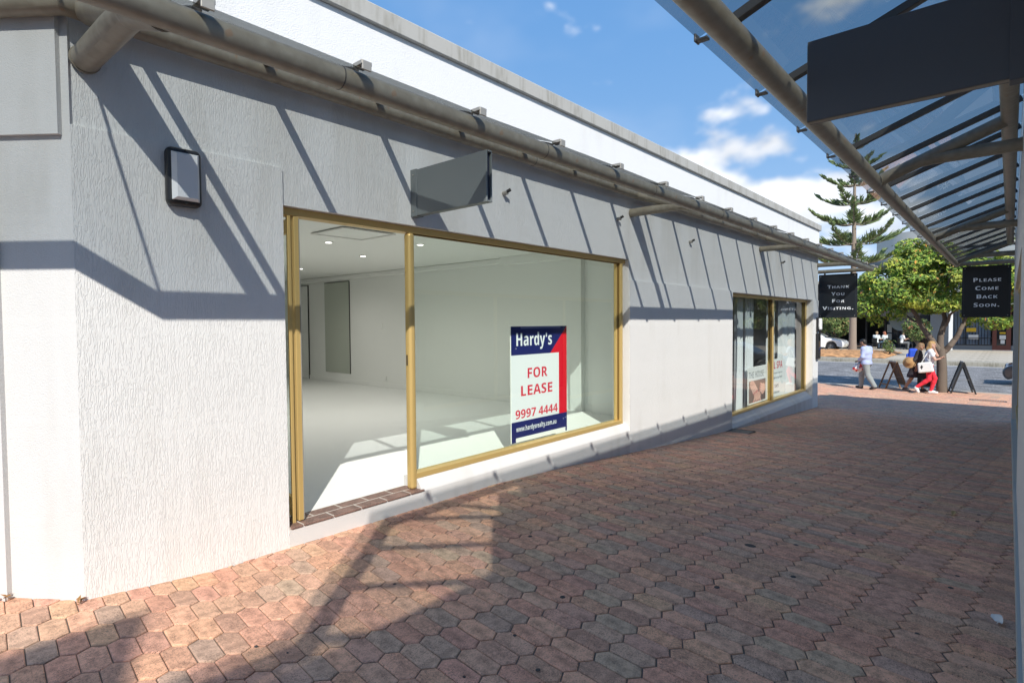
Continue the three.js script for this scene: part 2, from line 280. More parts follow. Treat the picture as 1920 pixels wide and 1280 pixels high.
  list.slice(0, 300).forEach((p) => { const m = new THREE.Mesh(variants[p.k], M.paver); m.name = 'paver'; m.castShadow = m.receiveShadow = true; place(p).decompose(m.position, m.quaternion, m.scale); pavement.add(m); });
  const rest = list.slice(300), n = variants[0].attributes.position.count, P = new Float32Array(rest.length * n * 3), N = new Float32Array(P.length), U = new Float32Array(rest.length * n * 2), K = new Float32Array(P.length), nv = new THREE.Vector3(), nm = new THREE.Matrix3();
  rest.forEach((p, q) => {
    const g2 = variants[p.k].attributes; place(p); nm.getNormalMatrix(mm);
    for (let i = 0; i < n; i++) { nv.fromBufferAttribute(g2.position, i).applyMatrix4(mm).toArray(P, (q * n + i) * 3); nv.fromBufferAttribute(g2.normal, i).applyMatrix3(nm).toArray(N, (q * n + i) * 3); }
    U.set(g2.uv.array, q * n * 2); K.set(g2.color.array, q * n * 3);
  });
  const f = new THREE.BufferGeometry(); f.setAttribute('position', new THREE.BufferAttribute(P, 3)); f.setAttribute('normal', new THREE.BufferAttribute(N, 3)); f.setAttribute('uv', new THREE.BufferAttribute(U, 2)); f.setAttribute('color', new THREE.BufferAttribute(K, 3));
  mesh('paver_field', f, M.paver, pavement).userData.kind = 'stuff';
  // trodden-in gum and dark spots
  const gum = new MB(), gr = rng(41);
  for (let k = 0; k < 70; k++) { const x = -3.5 + gr() * 3.4, z = -1.2 - Math.pow(gr(), 1.4) * 14, q = 0.006 + gr() * 0.009, d = new THREE.CylinderGeometry(q, q * 1.15, 0.002, 9); d.scale(1, 1, 0.7 + gr() * 0.5); d.translate(x, gy(z) + 0.0022, z); gum.add(d); }
  const spot = new THREE.CylinderGeometry(0.03, 0.034, 0.003, 14); spot.scale(1.2, 1, 0.8); spot.translate(-1.36, gy(-4.1) + 0.0025, -4.1); gum.add(spot);
  gum.build('gum_spots', std('gum', { color: C(0.06, 0.052, 0.048), roughness: 0.8 }), pavement).userData.kind = 'stuff';
}
{ // road, kerbs, verge, far footpath and the land beyond
  const flat = (name, x0, x1, z0, z1, y, mat) => struct(new MB().quad([x0, y, z0], [x1, y, z0], [x1, y, z1], [x0, y, z1]).build(name, mat, scene));
  flat('ground', -300, 300, 90, -420, -2.9, M.earth);
  flat('road', -90, 90, -24.44, -38.2, -2.425, M.asphalt);
  struct(new MB().rbox(-60, 60, -2.7, -2.398, -24.46, -24.19, 0.02).build('near_kerb', M.concrete));
  const line = std('road_marking_paint', { color: C(0.62, 0.61, 0.56), roughness: 0.8 });
  const mk = struct(new THREE.Group()); mk.name = 'road_markings'; scene.add(mk);
  new MB().quad([-60, -2.42, -37.3], [60, -2.42, -37.3], [60, -2.42, -37.75], [-60, -2.42, -37.75]).build('gutter_strip', std('gutter_concrete', { color: C(0.46, 0.45, 0.42), roughness: 0.9 }), mk);
  for (let k = -6; k < 8; k++) new MB().quad([k * 6, -2.42, -31.2], [k * 6 + 2.6, -2.42, -31.2], [k * 6 + 2.6, -2.42, -31.32], [k * 6, -2.42, -31.32]).build('lane_dash', line, mk);
  struct(new MB().rbox(-60, 40, -2.8, -2.19, -38.5, -38.0, 0.05).build('far_kerb', std('weathered_kerb', { color: C(0.33, 0.31, 0.26), roughness: 0.95, map: rep(dirtTex, 1.4) })));
  flat('far_footpath', -90, 90, -38.45, -62, -2.21, std('pale_pavement', { color: C(0.5, 0.44, 0.35), roughness: 0.95, map: rep(dirtTex, 2.5) }));
  // bark mulch bed
  const nx = 150, nz = 30, pos = [], col = [], idx = [], r = rng(5);
  for (let j = 0; j <= nz; j++) for (let i = 0; i <= nx; i++) {
    const x = -26 + (i / nx) * 20.6, z = -38.55 - (j / nz) * 7.4, e = Math.min(1, Math.min(j, nz - j, nx - i) / 4), k = 0.5 + r() * 0.9;
    pos.push(x, -2.2 + e * (0.12 + 0.09 * fbm(x * 1.3, z * 1.3, 2, 3)) + r() * 0.035, z); col.push(0.5 * k, 0.255 * k, 0.105 * k);
  }
  for (let j = 0; j < nz; j++) for (let i = 0; i < nx; i++) { const q = j * (nx + 1) + i; idx.push(q, q + 1, q + nx + 1, q + 1, q + nx + 2, q + nx + 1); }
  const g = new THREE.BufferGeometry(); g.setAttribute('position', new THREE.Float32BufferAttribute(pos, 3)); g.setAttribute('color', new THREE.Float32BufferAttribute(col, 3)); g.setAttribute('uv', new THREE.Float32BufferAttribute(new Float32Array(pos.length / 3 * 2), 2)); g.setIndex(idx); g.computeVertexNormals();
  const bed = mesh('mulch_bed', g, M.mulch); bed.userData.kind = 'stuff';
}

// ================================================================ THE WHITE CORNER SHOP (left)
const XW = -3.8, XU = -3.818; // face of the piers, face of the panels above
const shop = thing('corner_shop', 'white rendered corner shop with gold framed windows along the left of the alley', 'building', [-3.8, -1.585, -0.76]);
{
  const f = [-0.788, 0.616], n = [0.616, 0.788], c0 = [XW, -0.76]; // chamfered corner: along it, and out of it
  const at = (s, o) => [c0[0] + f[0] * s + n[0] * o, c0[1] + f[1] * s + n[1] * o];
  // chamfer wall, its raised band and the next pilaster
  new MB().prism([at(0, 0), at(0.42, 0), at(0.42, -0.25), at(0.06, -0.25)], -2.7, 2.34).build('chamfer_wall', M.stuccoFine, shop);
  new MB().prism([at(0.42, 0.03), at(1.9, 0.03), at(1.9, -0.25), at(0.42, -0.25)], -2.7, 1.02).build('pilaster', M.stuccoFine, shop);
  new MB().prism([at(0.423, 0), at(3.2, 0), at(3.2, -0.25), at(0.423, -0.25)], 1.024, 2.34).build('return_wall', M.stuccoFine, shop);
  new MB().prism([at(0.045, 0.028), at(3.2, 0.028), at(3.2, 0.001), at(0.045, 0.001)], 1.02, 1.9).build('fascia_band', M.stuccoFine, shop);
  // long wall
  const wall = new MB().box(-4.05, XW, -2.7, 1.078, -1.94, -0.76).build('pier', M.stucco, shop);
  new MB().box(-4.05, XW, -2.7, 0.556, -10.43, -6.71).build('pier', M.stucco, shop);
  new MB().box(-4.05, XW, -2.7, 0.53, -16.57, -16.05).build('pier', M.stucco, shop);
  new MB().box(-4.05, XU, 1.078, 1.862, -1.94, -0.764).box(-4.05, XU, 0.828, 1.862, -6.71, -1.94).box(-4.05, XU, 0.556, 1.862, -10.43, -6.71).box(-4.05, XU, 0.53, 1.862, -16.57, -10.43).build('upper_wall', M.stucco, shop);
  new MB().box(-4.05, XW, 1.864, 2.34, -16.57, -0.764).build('parapet_wall', M.stuccoTop, shop);
  new MB().profile([[-4.1, 2.342], [-3.765, 2.342], [-3.76, 2.348], [-3.76, 2.478], [-3.768, 2.488], [-4.1, 2.5]], -16.62, -0.6).build('parapet_cap', M.cap, shop);
  // a bird-spike rail of flashing lies back from the cap
  new MB().box(-4.4, -4.36, 2.3, 2.62, -12.4, -7.2).build('roof_flashing', M.rafter, shop);
  // plinths and sills
  new MB().box(-4.05, XW, -2.7, -1.452, -3.14, -1.94).build('door_plinth', M.stuccoFine, shop);
  new MB().profile([[-4.05, -2.7], [XW, -2.7], [XW, -1.452], [-3.805, -1.44], [-3.868, -1.352], [-4.05, -1.352]], -6.71, -3.142).build('sill', M.stuccoFine, shop);
  new MB().profile([[-4.05, -2.7], [XW, -2.7], [XW, -1.975], [-3.806, -1.965], [-3.95, -1.812], [-4.05, -1.812]], -16.05, -10.43).build('sill', M.stuccoFine, shop);
  // step tiles
  {
    const bed = new MB().box(-4.03, -3.803, -1.452, -1.4352, -3.138, -1.942).build('step_grout', M.grout, shop), z0 = -1.95, L = 0.243, r = rng(3);
    for (const [row, xa, xb, sh] of [[0, -3.901, -3.79, 0.1], [1, -4.022, -3.912, 0.0]]) for (let k = -1; k < 6; k++) {
      const a = Math.max(k * L + sh, 0.0), b = Math.min(k * L + L - 0.011 + sh, 1.215 + (row ? -0.03 : 0)); if (b - a < 0.03) continue;
      new MB().rbox(xa, xb, -1.447, -1.434 + (r() - 0.5) * 0.0015, z0 - b, z0 - a, 0.003).build('tile', M.tile, bed);
    }
  }
  // roof, far and back walls of the shops, so that rooms are closed
  new MB().box(-15.4, -4.05, 2.05, 2.2, -16.5, -0.4).build('roof', M.concrete, shop);
  new MB().box(-15.4, -4.05, -2.7, 2.05, -16.57, -16.4).build('end_wall', M.stuccoTop, shop);
  new MB().box(-15.4, -4.05, -2.7, 2.05, -7.95, -7.72).build('party_wall', M.white, shop);
  new MB().box(-15.6, -15.4, -2.7, 2.05, -16.57, -0.4).build('back_wall', M.white, shop);
  new MB().box(-15.4, -4.35, -2.7, 2.05, -0.9, -0.65).build('side_wall', M.white, shop);
  new MB().box(-15.4, -4.05, 1.17, 1.25, -7.72, -0.9).build('ceiling', M.white, shop);
  new MB().box(-15.4, -4.03, -1.6, -1.437, -7.72, -0.9).build('shop_floor', M.whiteFloor, shop);
  new MB().box(-15.4, -4.05, 0.98, 1.1, -16.4, -7.95).build('ceiling', std('salon_ceiling', { color: C(0.2, 0.2, 0.2), roughness: 0.9 }), shop);
  new MB().box(-15.4, -4.05, -2.0, -1.9, -16.4, -7.95).build('shop_floor', std('salon_floor', { color: C(0.12, 0.08, 0.06), roughness: 0.5 }), shop);
  // room trim
  new MB().rbox(-15.4, -4.4, -1.437, -1.33, -7.72, -7.703, 0.004).build('skirting', M.white, shop);
  new MB().rbox(-15.4, -6.9, 1.06, 1.17, -7.72, -7.64, 0.03).build('cornice', M.white, shop);
  new MB().rbox(-6.9, -4.05, 1.03, 1.17, -7.72, -7.54, 0.01).build('bulkhead', M.white, shop);
  new MB().rbox(-4.95, -4.42, -1.437, 1.03, -7.72, -7.56, 0.004).build('pier', M.white, shop);
  new MB().rbox(-5.42, -5.2, -1.437, 1.03, -7.72, -7.62, 0.004).build('pier', M.white, shop);
  new MB().rbox(-10.72, -10.63, -0.12, 0.0, -7.72, -7.708, 0.003).build('light_switch', M.white, shop);
  new MB().rbox(-10.62, -10.5, -1.26, -1.18, -7.703, -7.694, 0.003).build('power_outlet', M.white, shop);
  const mir = new MB().box(-13.05, -11.95, -1.2, 1.02, -7.72, -7.706).build('wall_panel', std('pale_panel', { color: C(0.5, 0.54, 0.47), roughness: 0.12 }), shop);
  new MB().box(-11.953, -11.935, -1.2, 1.02, -7.72, -7.702).box(-13.05, -11.95, 1.02, 1.035, -7.72, -7.702).build('panel_edge', M.iron, mir);
  const bd = new MB().rbox(-14.75, -13.85, -1.43, 1.0, -7.72, -7.695, 0.003).build('inner_door', M.white, shop);
  new MB().box(-13.852, -13.835, -1.43, 1.01, -7.72, -7.69).box(-14.77, -13.835, 1.0, 1.015, -7.72, -7.69).build('door_gap', M.iron, bd);
  const vent = new MB().box(-6.72, -6.05, 1.158, 1.17, -4.55, -3.85).build('ceiling_hatch', M.white, shop);
  new MB().box(-6.76, -6.02, 1.148, 1.158, -3.85, -3.81).box(-6.76, -6.02, 1.148, 1.158, -4.59, -4.55).box(-6.76, -6.72, 1.148, 1.158, -4.55, -3.85).box(-6.05, -6.01, 1.148, 1.158, -4.55, -3.85).build('hatch_trim', std('hatch_trim', { color: C(0.7, 0.7, 0.68), roughness: 0.7 }), vent);
  const glow = std('downlight_glow', { color: C(0.9, 0.9, 0.9), emissive: C(1, 0.97, 0.9), emissiveIntensity: 3.2 });
  for (const [x, z] of [[-7.35, -4.42], [-8.42, -5.72], [-6.6, -5.48], [-11.25, -6.1], [-10.2, -3.4], [-8.8, -2.4]]) {
    const ring = new THREE.CylinderGeometry(0.062, 0.066, 0.008, 24); ring.translate(x, 1.166, z);
    const d = new MB().add(ring).build('downlight', M.white, shop);
    const face = new THREE.CylinderGeometry(0.044, 0.044, 0.004, 20); face.translate(x, 1.1605, z); new MB().add(face).build('lamp_lens', glow, d);
    const p = new THREE.SpotLight(C(1, 0.95, 0.88), 2.9, 0, 1.42, 0.7, 2); p.name = 'downlight_lamp'; p.position.set(x, 1.15, z); p.target.position.set(x, -1.4, z); p.castShadow = true; scene.add(p, p.target);
  }
  // ---- first window and door: gold frame
  const fr = new MB().rbox(-3.975, -3.87, 0.776, 0.828, -6.71, -1.945, 0.004).build('window_frame', M.gold, shop);
  new MB().rbox(-3.975, -3.868, -1.352, -1.302, -6.65, -3.14, 0.006).build('bottom_rail', M.gold, fr);
  new MB().rbox(-3.975, -3.87, -1.352, 0.776, -6.652, -6.602, 0.01).build('jamb', M.gold, fr);
  new MB().box(-3.94, -3.9, -1.3, 0.776, -6.602, -6.588).build('jamb_groove', M.goldDark, fr);
  new MB().rbox(-3.955, -3.915, -1.3, 0.776, -6.588, -6.562, 0.004).build('jamb', M.gold, fr);
  new MB().rbox(-3.93, -3.85, -1.436, 0.776, -3.142, -3.072, 0.03, 4).build('mullion', M.gold, fr);
  new MB().box(-3.93, -3.895, 0.765, 0.777, -6.6, -3.15).build('head_groove', M.goldDark, fr);
  new MB().box(-3.9, -3.885, -0.36, -0.27, -3.073, -3.069).build('lock_plate', M.black, fr);
  new MB().quad([-3.932, -1.303, -3.12], [-3.932, -1.303, -6.58], [-3.932, 0.777, -6.58], [-3.932, 0.777, -3.12]).build('glass_pane', M.pane, shop);
  // door folded back into the shop against the pier
  const door = new MB().rbox(-3.922, -3.866, -1.428, 0.772, -2.09, -2.05, 0.005).build('door', M.gold, shop);
  new MB().rbox(-3.866, -3.861, -1.42, 0.76, -2.091, -2.084, 0.002).build('stile_edge', M.clip, door);
  new MB().rbox(-3.895, -3.87, -1.44, 0.776, -2.03, -2.005, 0.005).build('jamb', M.gold, fr);
  new MB().rbox(-4.95, -3.943, -1.42, -1.27, -2.085, -2.05, 0.005).build('bottom_rail', M.gold, door);
  new MB().rbox(-4.95, -3.943, 0.66, 0.765, -2.085, -2.05, 0.005).build('top_rail', M.gold, door);
  new MB().rbox(-5.0, -4.95, -1.42, 0.765, -2.09, -2.045, 0.005).build('stile', M.gold, door);
  new MB().quad([-4.95, -1.27, -2.067], [-3.943, -1.27, -2.067], [-3.943, 0.66, -2.067], [-4.95, 0.66, -2.067]).build('glass_pane', M.pane, door);
  // ---- second window
  const f2 = new MB().rbox(-4.05, -3.955, 0.47, 0.53, -16.05, -10.43, 0.004).build('window_frame', M.gold, shop);
  new MB().rbox(-4.05, -3.953, -1.812, -1.755, -16.05, -10.43, 0.006).build('bottom_rail', M.gold, f2);
  new MB().rbox(-4.05, -3.955, -1.755, 0.47, -16.05, -15.94, 0.012).build('jamb', M.gold, f2);
  new MB().rbox(-4.05, -3.955, -1.755, 0.47, -10.5, -10.43, 0.012).build('jamb', M.gold, f2);
  new MB().rbox(-4.05, -3.945, -1.755, 0.47, -13.34, -13.24, 0.014).build('mullion', M.gold, f2);
  new MB().box(-3.985, -3.955, -1.755, 0.47, -13.238, -13.2).build('mullion_groove', M.goldDark, f2);
  new MB().box(-3.985, -3.96, -1.755, 0.47, -15.938, -15.9).build('jamb_groove', M.goldDark, f2);
  new MB().quad([-4.0, -1.757, -10.5], [-4.0, -1.757, -13.24], [-4.0, 0.472, -13.24], [-4.0, 0.472, -10.5]).build('glass_pane', M.paneClear, shop);
  new MB().quad([-4.0, -1.757, -13.34], [-4.0, -1.757, -15.94], [-4.0, 0.472, -15.94], [-4.0, 0.472, -13.34]).build('glass_pane', M.paneClear, shop);
}

// ================================================================ THE SHADED SHOP (right)
const rightShop = thing('shaded_shop', 'pale shop wall in shade along the right edge, under the nearer glass canopy', 'building', [0.06, -1.585, -0.77]);
{
  const ch = [[0.06, -0.77], [1.2, 0.47]];
  new MB().prism([[0.06, -0.77], ch[1], [1.5, 0.2], [0.35, -1.05]], -1.42, 2.31).build('chamfer_wall', M.stuccoShade, rightShop);
  new MB().prism([ch[1], [1.2, 3.2], [1.45, 3.2], [1.5, 0.2]], -1.7, 2.31).build('return_wall', M.stuccoShade, rightShop);
  new MB().box(0.06, 0.32, -1.42, 2.31, -6.3, -1.05).build('pier', M.stuccoShade, rightShop);
  new MB().box(0.05, 0.32, -2.06, 2.31, -16.57, -15.5).build('pier', M.stuccoShade, rightShop);
  new MB().box(0.06, 0.32, 0.6, 2.31, -15.5, -6.3).build('upper_wall', M.stuccoShade, rightShop);
  new MB().prism([[0.046, -0.79], [0.046, -6.6], [0.32, -6.6], [0.32, -0.79]], -1.9, -1.422).build('plinth', M.plinthGrey, rightShop);
  new MB().box(0.046, 0.32, -2.6, -1.6, -11, -6.602).box(0.046, 0.32, -2.7, -1.85, -14, -11.002).box(0.046, 0.32, -2.7, -2.062, -16.6, -14.002).build('plinth', M.plinthGrey, rightShop);
  const wf = new MB().box(0.11, 0.17, 0.52, 0.6, -15.5, -6.3).box(0.11, 0.17, -1.6, -1.52, -11, -6.3).box(0.11, 0.17, -1.85, -1.77, -15.5, -11).build('window_frame', M.gold, rightShop);
  for (const z of [-8.6, -11, -13.2]) new MB().box(0.112, 0.168, -1.52, 0.52, z - 0.04, z + 0.04).build('mullion', M.gold, wf);
  new MB().quad([0.14, -1.85, -6.3], [0.14, -1.85, -15.5], [0.14, 0.55, -15.5], [0.14, 0.55, -6.3]).build('glass_pane', M.darkGlass, rightShop);
  new MB().box(0.32, 9, 2.0, 2.2, -16.57, -1.05).build('roof', M.concrete, rightShop);
  new MB().box(8.8, 9, -2.7, 2.0, -16.57, 0.2).box(0.32, 9, -2.7, 2.0, -16.57, -16.4).build('rear_wall', M.stuccoShade, rightShop);
  new MB().prism([[0.35, -1.05], [1.5, 0.2], [9, 0.2], [9, -1.04]], 2.0, 2.2).build('roof', M.concrete, rightShop);
  new MB().prism([[1.46, 0.2], [1.46, 3.2], [9, 3.2], [9, 0.2]], 2.0, 2.19).build('roof', M.concrete, rightShop);
}
// a taller wing of the same block stands behind, outside the frame; it throws the soft shadow in the near corner
const wing = thing('rear_wing', 'taller rendered block standing back from the alley behind the shaded shop', 'building', [5, -1.5, 7]);
new MB().prism([[3.5, 4.96], [4.12, 5.22], [9, 7.2], [9, 14], [3.5, 14]], -1.6, 5.7).build('wall', M.stuccoShade, wing);
new MB().prism([[3.46, 4.92], [4.1, 5.18], [9.05, 7.15], [9.05, 14.05], [3.46, 14.05]], 5.702, 5.85).build('roof', M.concrete, wing);

// ================================================================ GLASS CANOPIES
const GL = (e) => 1.37 + 0.365 * e; // underside of the glass, e metres in from the outer pipe towards the wall
function canopyBay(parent, a, b, c, d) { return new MB().quad(a, b, c, d).build('glass_pane', M.roofGlass, parent); }
function bracket(parent, P, W, wallPt, r = 0.055) {
  const mid = [lerp(P[0], W[0], 0.36), lerp(P[1], W[1], 0.36), lerp(P[2], W[2], 0.36)];
  new MB().pipe([P, [lerp(P[0], W[0], 0.97), lerp(P[1], W[1], 0.97), lerp(P[2], W[2], 0.97)]], r).build('arm', M.pipe, parent);
  const bend = [lerp(mid[0], wallPt[0], 0.16), wallPt[1], lerp(mid[2], wallPt[2], 0.16)];
  const s = new MB().pipe([mid, bend, wallPt], r).build('strut', M.pipe, parent);
  const e = [lerp(wallPt[0], bend[0], 0.03), wallPt[1], lerp(wallPt[2], bend[2], 0.03)];
  new MB().pipe([e, wallPt], r * 1.06).build('wall_flange', M.pipe, s);
}
{ // ---------------- left canopy
  const cL = thing('glass_canopy', 'tinted glass canopy on taupe pipes in the sun along the white shop on the left', 'canopy', [-2.69, -1.6, -8]);
  const px = -2.69, gx = -2.57, wx = -3.805, d = [-0.788, 0.616], f = [-0.788, 0.616], far = 2.6;
  const yo = GL(-0.12) + 0.012, yw = GL(1.115), pe = [px + d[0] * far, -0.219 + d[1] * far], ge = [gx + d[0] * far, -0.158 + d[1] * far], we = [wx + f[0] * far, -0.757 + f[1] * far];
  new MB().pipe([[px, 1.301, -17.0], [px, 1.301, -0.219], [pe[0], 1.301, pe[1]]], 0.06, 28).build('outer_pipe', M.pipe, cL);
  new MB().pipe([[-3.73, 1.672, -16.64], [-3.73, 1.672, -0.726], [-3.73 + f[0] * far, 1.672, -0.726 + f[1] * far]], 0.057, 28).build('wall_pipe', M.pipe, cL);
  for (let k = 0; k < 9; k++) { const z = -1.7 - k * 1.736; new MB().pipe([[px, 1.301, z - 0.003], [px, 1.301, z + 0.003]], 0.0618, 28).build('pipe_joint', M.rafter, cL); }
  for (const z of [-4.6, -10.4]) new MB().pipe([[-3.73, 1.672, z - 0.003], [-3.73, 1.672, z + 0.003]], 0.0588, 28).build('pipe_joint', M.rafter, cL);
  const bar = (z, za = z) => new MB().bar([gx - 0.1, yo + 0.365 * 0.1 - 0.025, z], [wx + 0.01, yw - 0.025, za], 0.046, 0.044).build('rafter', M.rafter, cL);
  const r = rng(9);
  const clip = (b, z) => new MB().rbox(gx - 0.07, gx + 0.012, yo + 0.016, yo + 0.038, z - 0.034, z + 0.03, 0.003).rbox(gx + 0.002, gx + 0.014, yo - 0.012, yo + 0.036, z - 0.03, z + 0.026, 0.003).build('glass_clip', M.clip, b);
  const zs = []; for (let k = -1; k < 18; k++) zs.push(-1.782 - 0.868 * k); zs[0] = -0.99; zs[18] = -16.56; zs.push(-17.02);
  for (const z of zs) clip(bar(z), z + (r() - 0.5) * 0.01);
  new MB().bar([gx, yo + 0.004, -0.158], [wx, yw + 0.004, -0.757], 0.016, 0.006).build('glass_joint', M.rafter, cL);
  const dip = () => (r() - 0.5) * 0.012;
  let pz = -0.158, pw = -0.757;
  for (const z of zs) { const a = dip(), b = dip(); canopyBay(cL, [gx, yo + a, pz - 0.008], [gx, yo + b, z + 0.008], [wx, yw, z + 0.008], [wx, yw, pw - 0.008]); pz = pw = z; }
  canopyBay(cL, [gx, yo, -0.158], [ge[0], yo, ge[1]], [we[0], yw, we[1]], [wx, yw, -0.757]);
  for (const z of [-6.765, -11.945, -16.5]) bracket(cL, [px, 1.301, z], [-3.73, 1.672, z], [-3.812, 1.444, z]);
  bracket(cL, [px, 1.301, -0.86], [-3.73, 1.672, -0.84], [-3.8, 1.44, -0.835], 0.07);
  new MB().pipe([[px + 0.01, 1.301, -16.96], [-3.96, 1.301, -16.96]], 0.05).build('end_beam', M.pipe, cL);
}
{ // ---------------- right canopy
  const cR = thing('glass_canopy', 'tinted glass canopy on dark pipes overhead along the right side of the alley', 'canopy', [-0.977, -1.6, -8]);
  const px = -0.977, gx = -1.14, wx = 0.052, yo = GL(-0.163) + 0.03, yw = GL(1.03) + 0.03;
  const P2 = [0.16, 0.947], G2 = [0.01, 1.0], W2 = [1.19, 0.48];
  new MB().pipe([[px, 1.301, -17.05], [px, 1.301, -0.383], [P2[0], 1.301, P2[1]], [P2[0], 1.301, 3.2]], 0.06, 28).build('outer_pipe', M.pipe, cR);
  new MB().pipe([[-0.033, 1.672, -16.64], [-0.033, 1.672, -0.74], [1.11, 1.672, 0.5], [1.11, 1.672, 3.2]], 0.057, 28).build('wall_pipe', M.pipe, cR);
  const bar = (a, b) => new MB().bar([lerp(a[0], b[0], 0.1), lerp(yo, yw, 0.1) - 0.025, lerp(a[1], b[1], 0.1)], [b[0], yw - 0.025, b[1]], 0.046, 0.044).build('rafter', M.rafter, cR);
  const clip = (b, x, z) => new MB().rbox(x - 0.006, x + 0.05, yo - 0.014, yo - 0.002, z - 0.018, z + 0.018, 0.003).rbox(x - 0.012, x - 0.002, yo - 0.016, yo + 0.022, z - 0.024, z + 0.024, 0.003).build('glass_clip', M.rafter, b);
  const zs = []; for (let k = 0; k < 19; k++) zs.push(-0.94 - 0.86 * k); zs.push(-17.05);
  for (const z of zs) clip(bar([gx + 0.012, z], [wx - 0.01, z]), gx, z);
  let pg = -0.342, pw = -0.77;
  bar([gx, -0.342], [wx, -0.77]); bar(G2, W2);
  for (const z of zs) { canopyBay(cR, [gx, yo, pg - 0.008], [gx, yo, z + 0.008], [wx, yw, z + 0.008], [wx, yw, pw - 0.008]); pg = pw = z; }
  // round the chamfer
  let a = [gx, -0.342], b = [wx, -0.77];
  for (const t of [0.34, 0.68]) {
    const a2 = [lerp(gx, G2[0], t), lerp(-0.342, G2[1], t)], b2 = [lerp(wx, W2[0], t), lerp(-0.77, W2[1], t)];
    bar(a2, b2); canopyBay(cR, [a[0], yo, a[1]], [a2[0], yo, a2[1]], [b2[0], yw, b2[1]], [b[0], yw, b[1]]); a = a2; b = b2;
  }
  canopyBay(cR, [a[0], yo, a[1]], [G2[0], yo, G2[1]], [W2[0], yw, W2[1]], [b[0], yw, b[1]]);
  canopyBay(cR, [G2[0], yo, G2[1]], [G2[0], yo, 3.2], [1.18, yw, 3.2], [W2[0], yw, W2[1]]);
  for (const z of [-6.35, -11.45, -16.55]) bracket(cR, [px, 1.301, z], [-0.033, 1.672, z], [0.055, 1.444, z]);
  new MB().pipe([[px - 0.01, 1.301, -17.0], [0.1, 1.301, -17.0]], 0.05).build('end_beam', M.pipe, cR);
}

// ================================================================ THINGS ON THE WALLS
{ // bulkhead lamp
  const l = thing('wall_lamp', 'black framed bulkhead lamp with opal diffuser on the near stucco pier', 'wall lamp', [XW, 0.885, -1.3]);
  new MB().rbox(XW - 0.01, -3.728, 0.712, 1.058, -1.397, -1.203, 0.035, 4).build('housing', M.black, l);
  const db = new MB(), O = [[-0.142, -0.075], [0.142, -0.075], [0.142, 0.075], [-0.142, 0.075]], I = [[-0.127, -0.056], [0.127, -0.056], [0.127, 0.056], [-0.127, 0.056]], X0 = -3.73, X1 = -3.699, pt = (q, x) => [x, 0.885 + q[0], -1.3 + q[1]];
  for (let k = 0; k < 4; k++) db.quad(pt(O[k], X0), pt(O[(k + 1) % 4], X0), pt(I[(k + 1) % 4], X1), pt(I[k], X1));
  db.quad(pt(I[0], X1), pt(I[1], X1), pt(I[2], X1), pt(I[3], X1)); db.rbox(-3.745, -3.728, 0.74, 1.03, -1.378, -1.222, 0.008); db.build('diffuser', M.opal, l);

  for (const y of [0.728, 1.042]) { const c = new THREE.CylinderGeometry(0.005, 0.005, 0.006, 10); c.rotateZ(Math.PI / 2); c.translate(-3.727, y, -1.3); new MB().add(c).build('screw', M.iron, l); }
}
{ // blank projecting sign over the shop window
  const s = thing('projecting_sign', 'blank slate grey metal sign projecting from the sunny white wall above the shop window', 'sign', [XU, 1.09, -3.1]);
  new MB().rbox(-3.745, -2.94, 0.902, 1.282, -3.092, -3.078, 0.003).build('face_plate', M.signGrey, s);
  new MB().rbox(-3.745, -2.94, 0.902, 1.282, -3.142, -3.13, 0.003).build('face_plate', M.signGrey, s);
  new MB().rbox(-3.745, -2.932, 1.27, 1.283, -3.129, -3.093, 0.003).rbox(-3.745, -2.932, 0.901, 0.913, -3.129, -3.093, 0.003).build('edge_strip', M.signGrey, s);
  new MB().box(-2.968, -2.956, 0.914, 1.269, -3.129, -3.093).build('recessed_end', std('blue_black_lining', { color: C(0.02, 0.026, 0.05), roughness: 0.5 }), s);
  const b = new MB().rbox(-3.822, -3.742, 0.895, 1.288, -3.148, -3.072, 0.004).build('wall_bracket', M.signGrey, s);
  for (const y of [0.94, 1.24]) { const c = new THREE.CylinderGeometry(0.006, 0.006, 0.008, 10); c.rotateX(Math.PI / 2); c.translate(-3.782, y, -3.07); new MB().add(c).build('screw', M.clip, b); }
}
{ // blank sign under the right canopy
  const s = thing('projecting_sign', 'blank charcoal sign hanging dark against the glass under the right canopy', 'sign', [0.05, 1.2, -3.24]);
  new MB().rbox(-0.8, 0.0, 1.013, 1.415, -3.222, -3.21, 0.003).build('face_plate', M.signDark, s);
  new MB().rbox(-0.8, 0.0, 1.013, 1.415, -3.272, -3.26, 0.003).build('face_plate', M.signDark, s);
  new MB().rbox(-0.803, 0.0, 1.012, 1.024, -3.259, -3.223, 0.002).rbox(-0.803, 0.0, 1.404, 1.416, -3.259, -3.223, 0.002).rbox(-0.804, -0.792, 1.025, 1.403, -3.259, -3.223, 0.002).build('edge_strip', M.pipe, s);
  new MB().rbox(-0.02, 0.065, 1.0, 1.43, -3.28, -3.2, 0.004).build('wall_bracket', M.signDark, s);
}
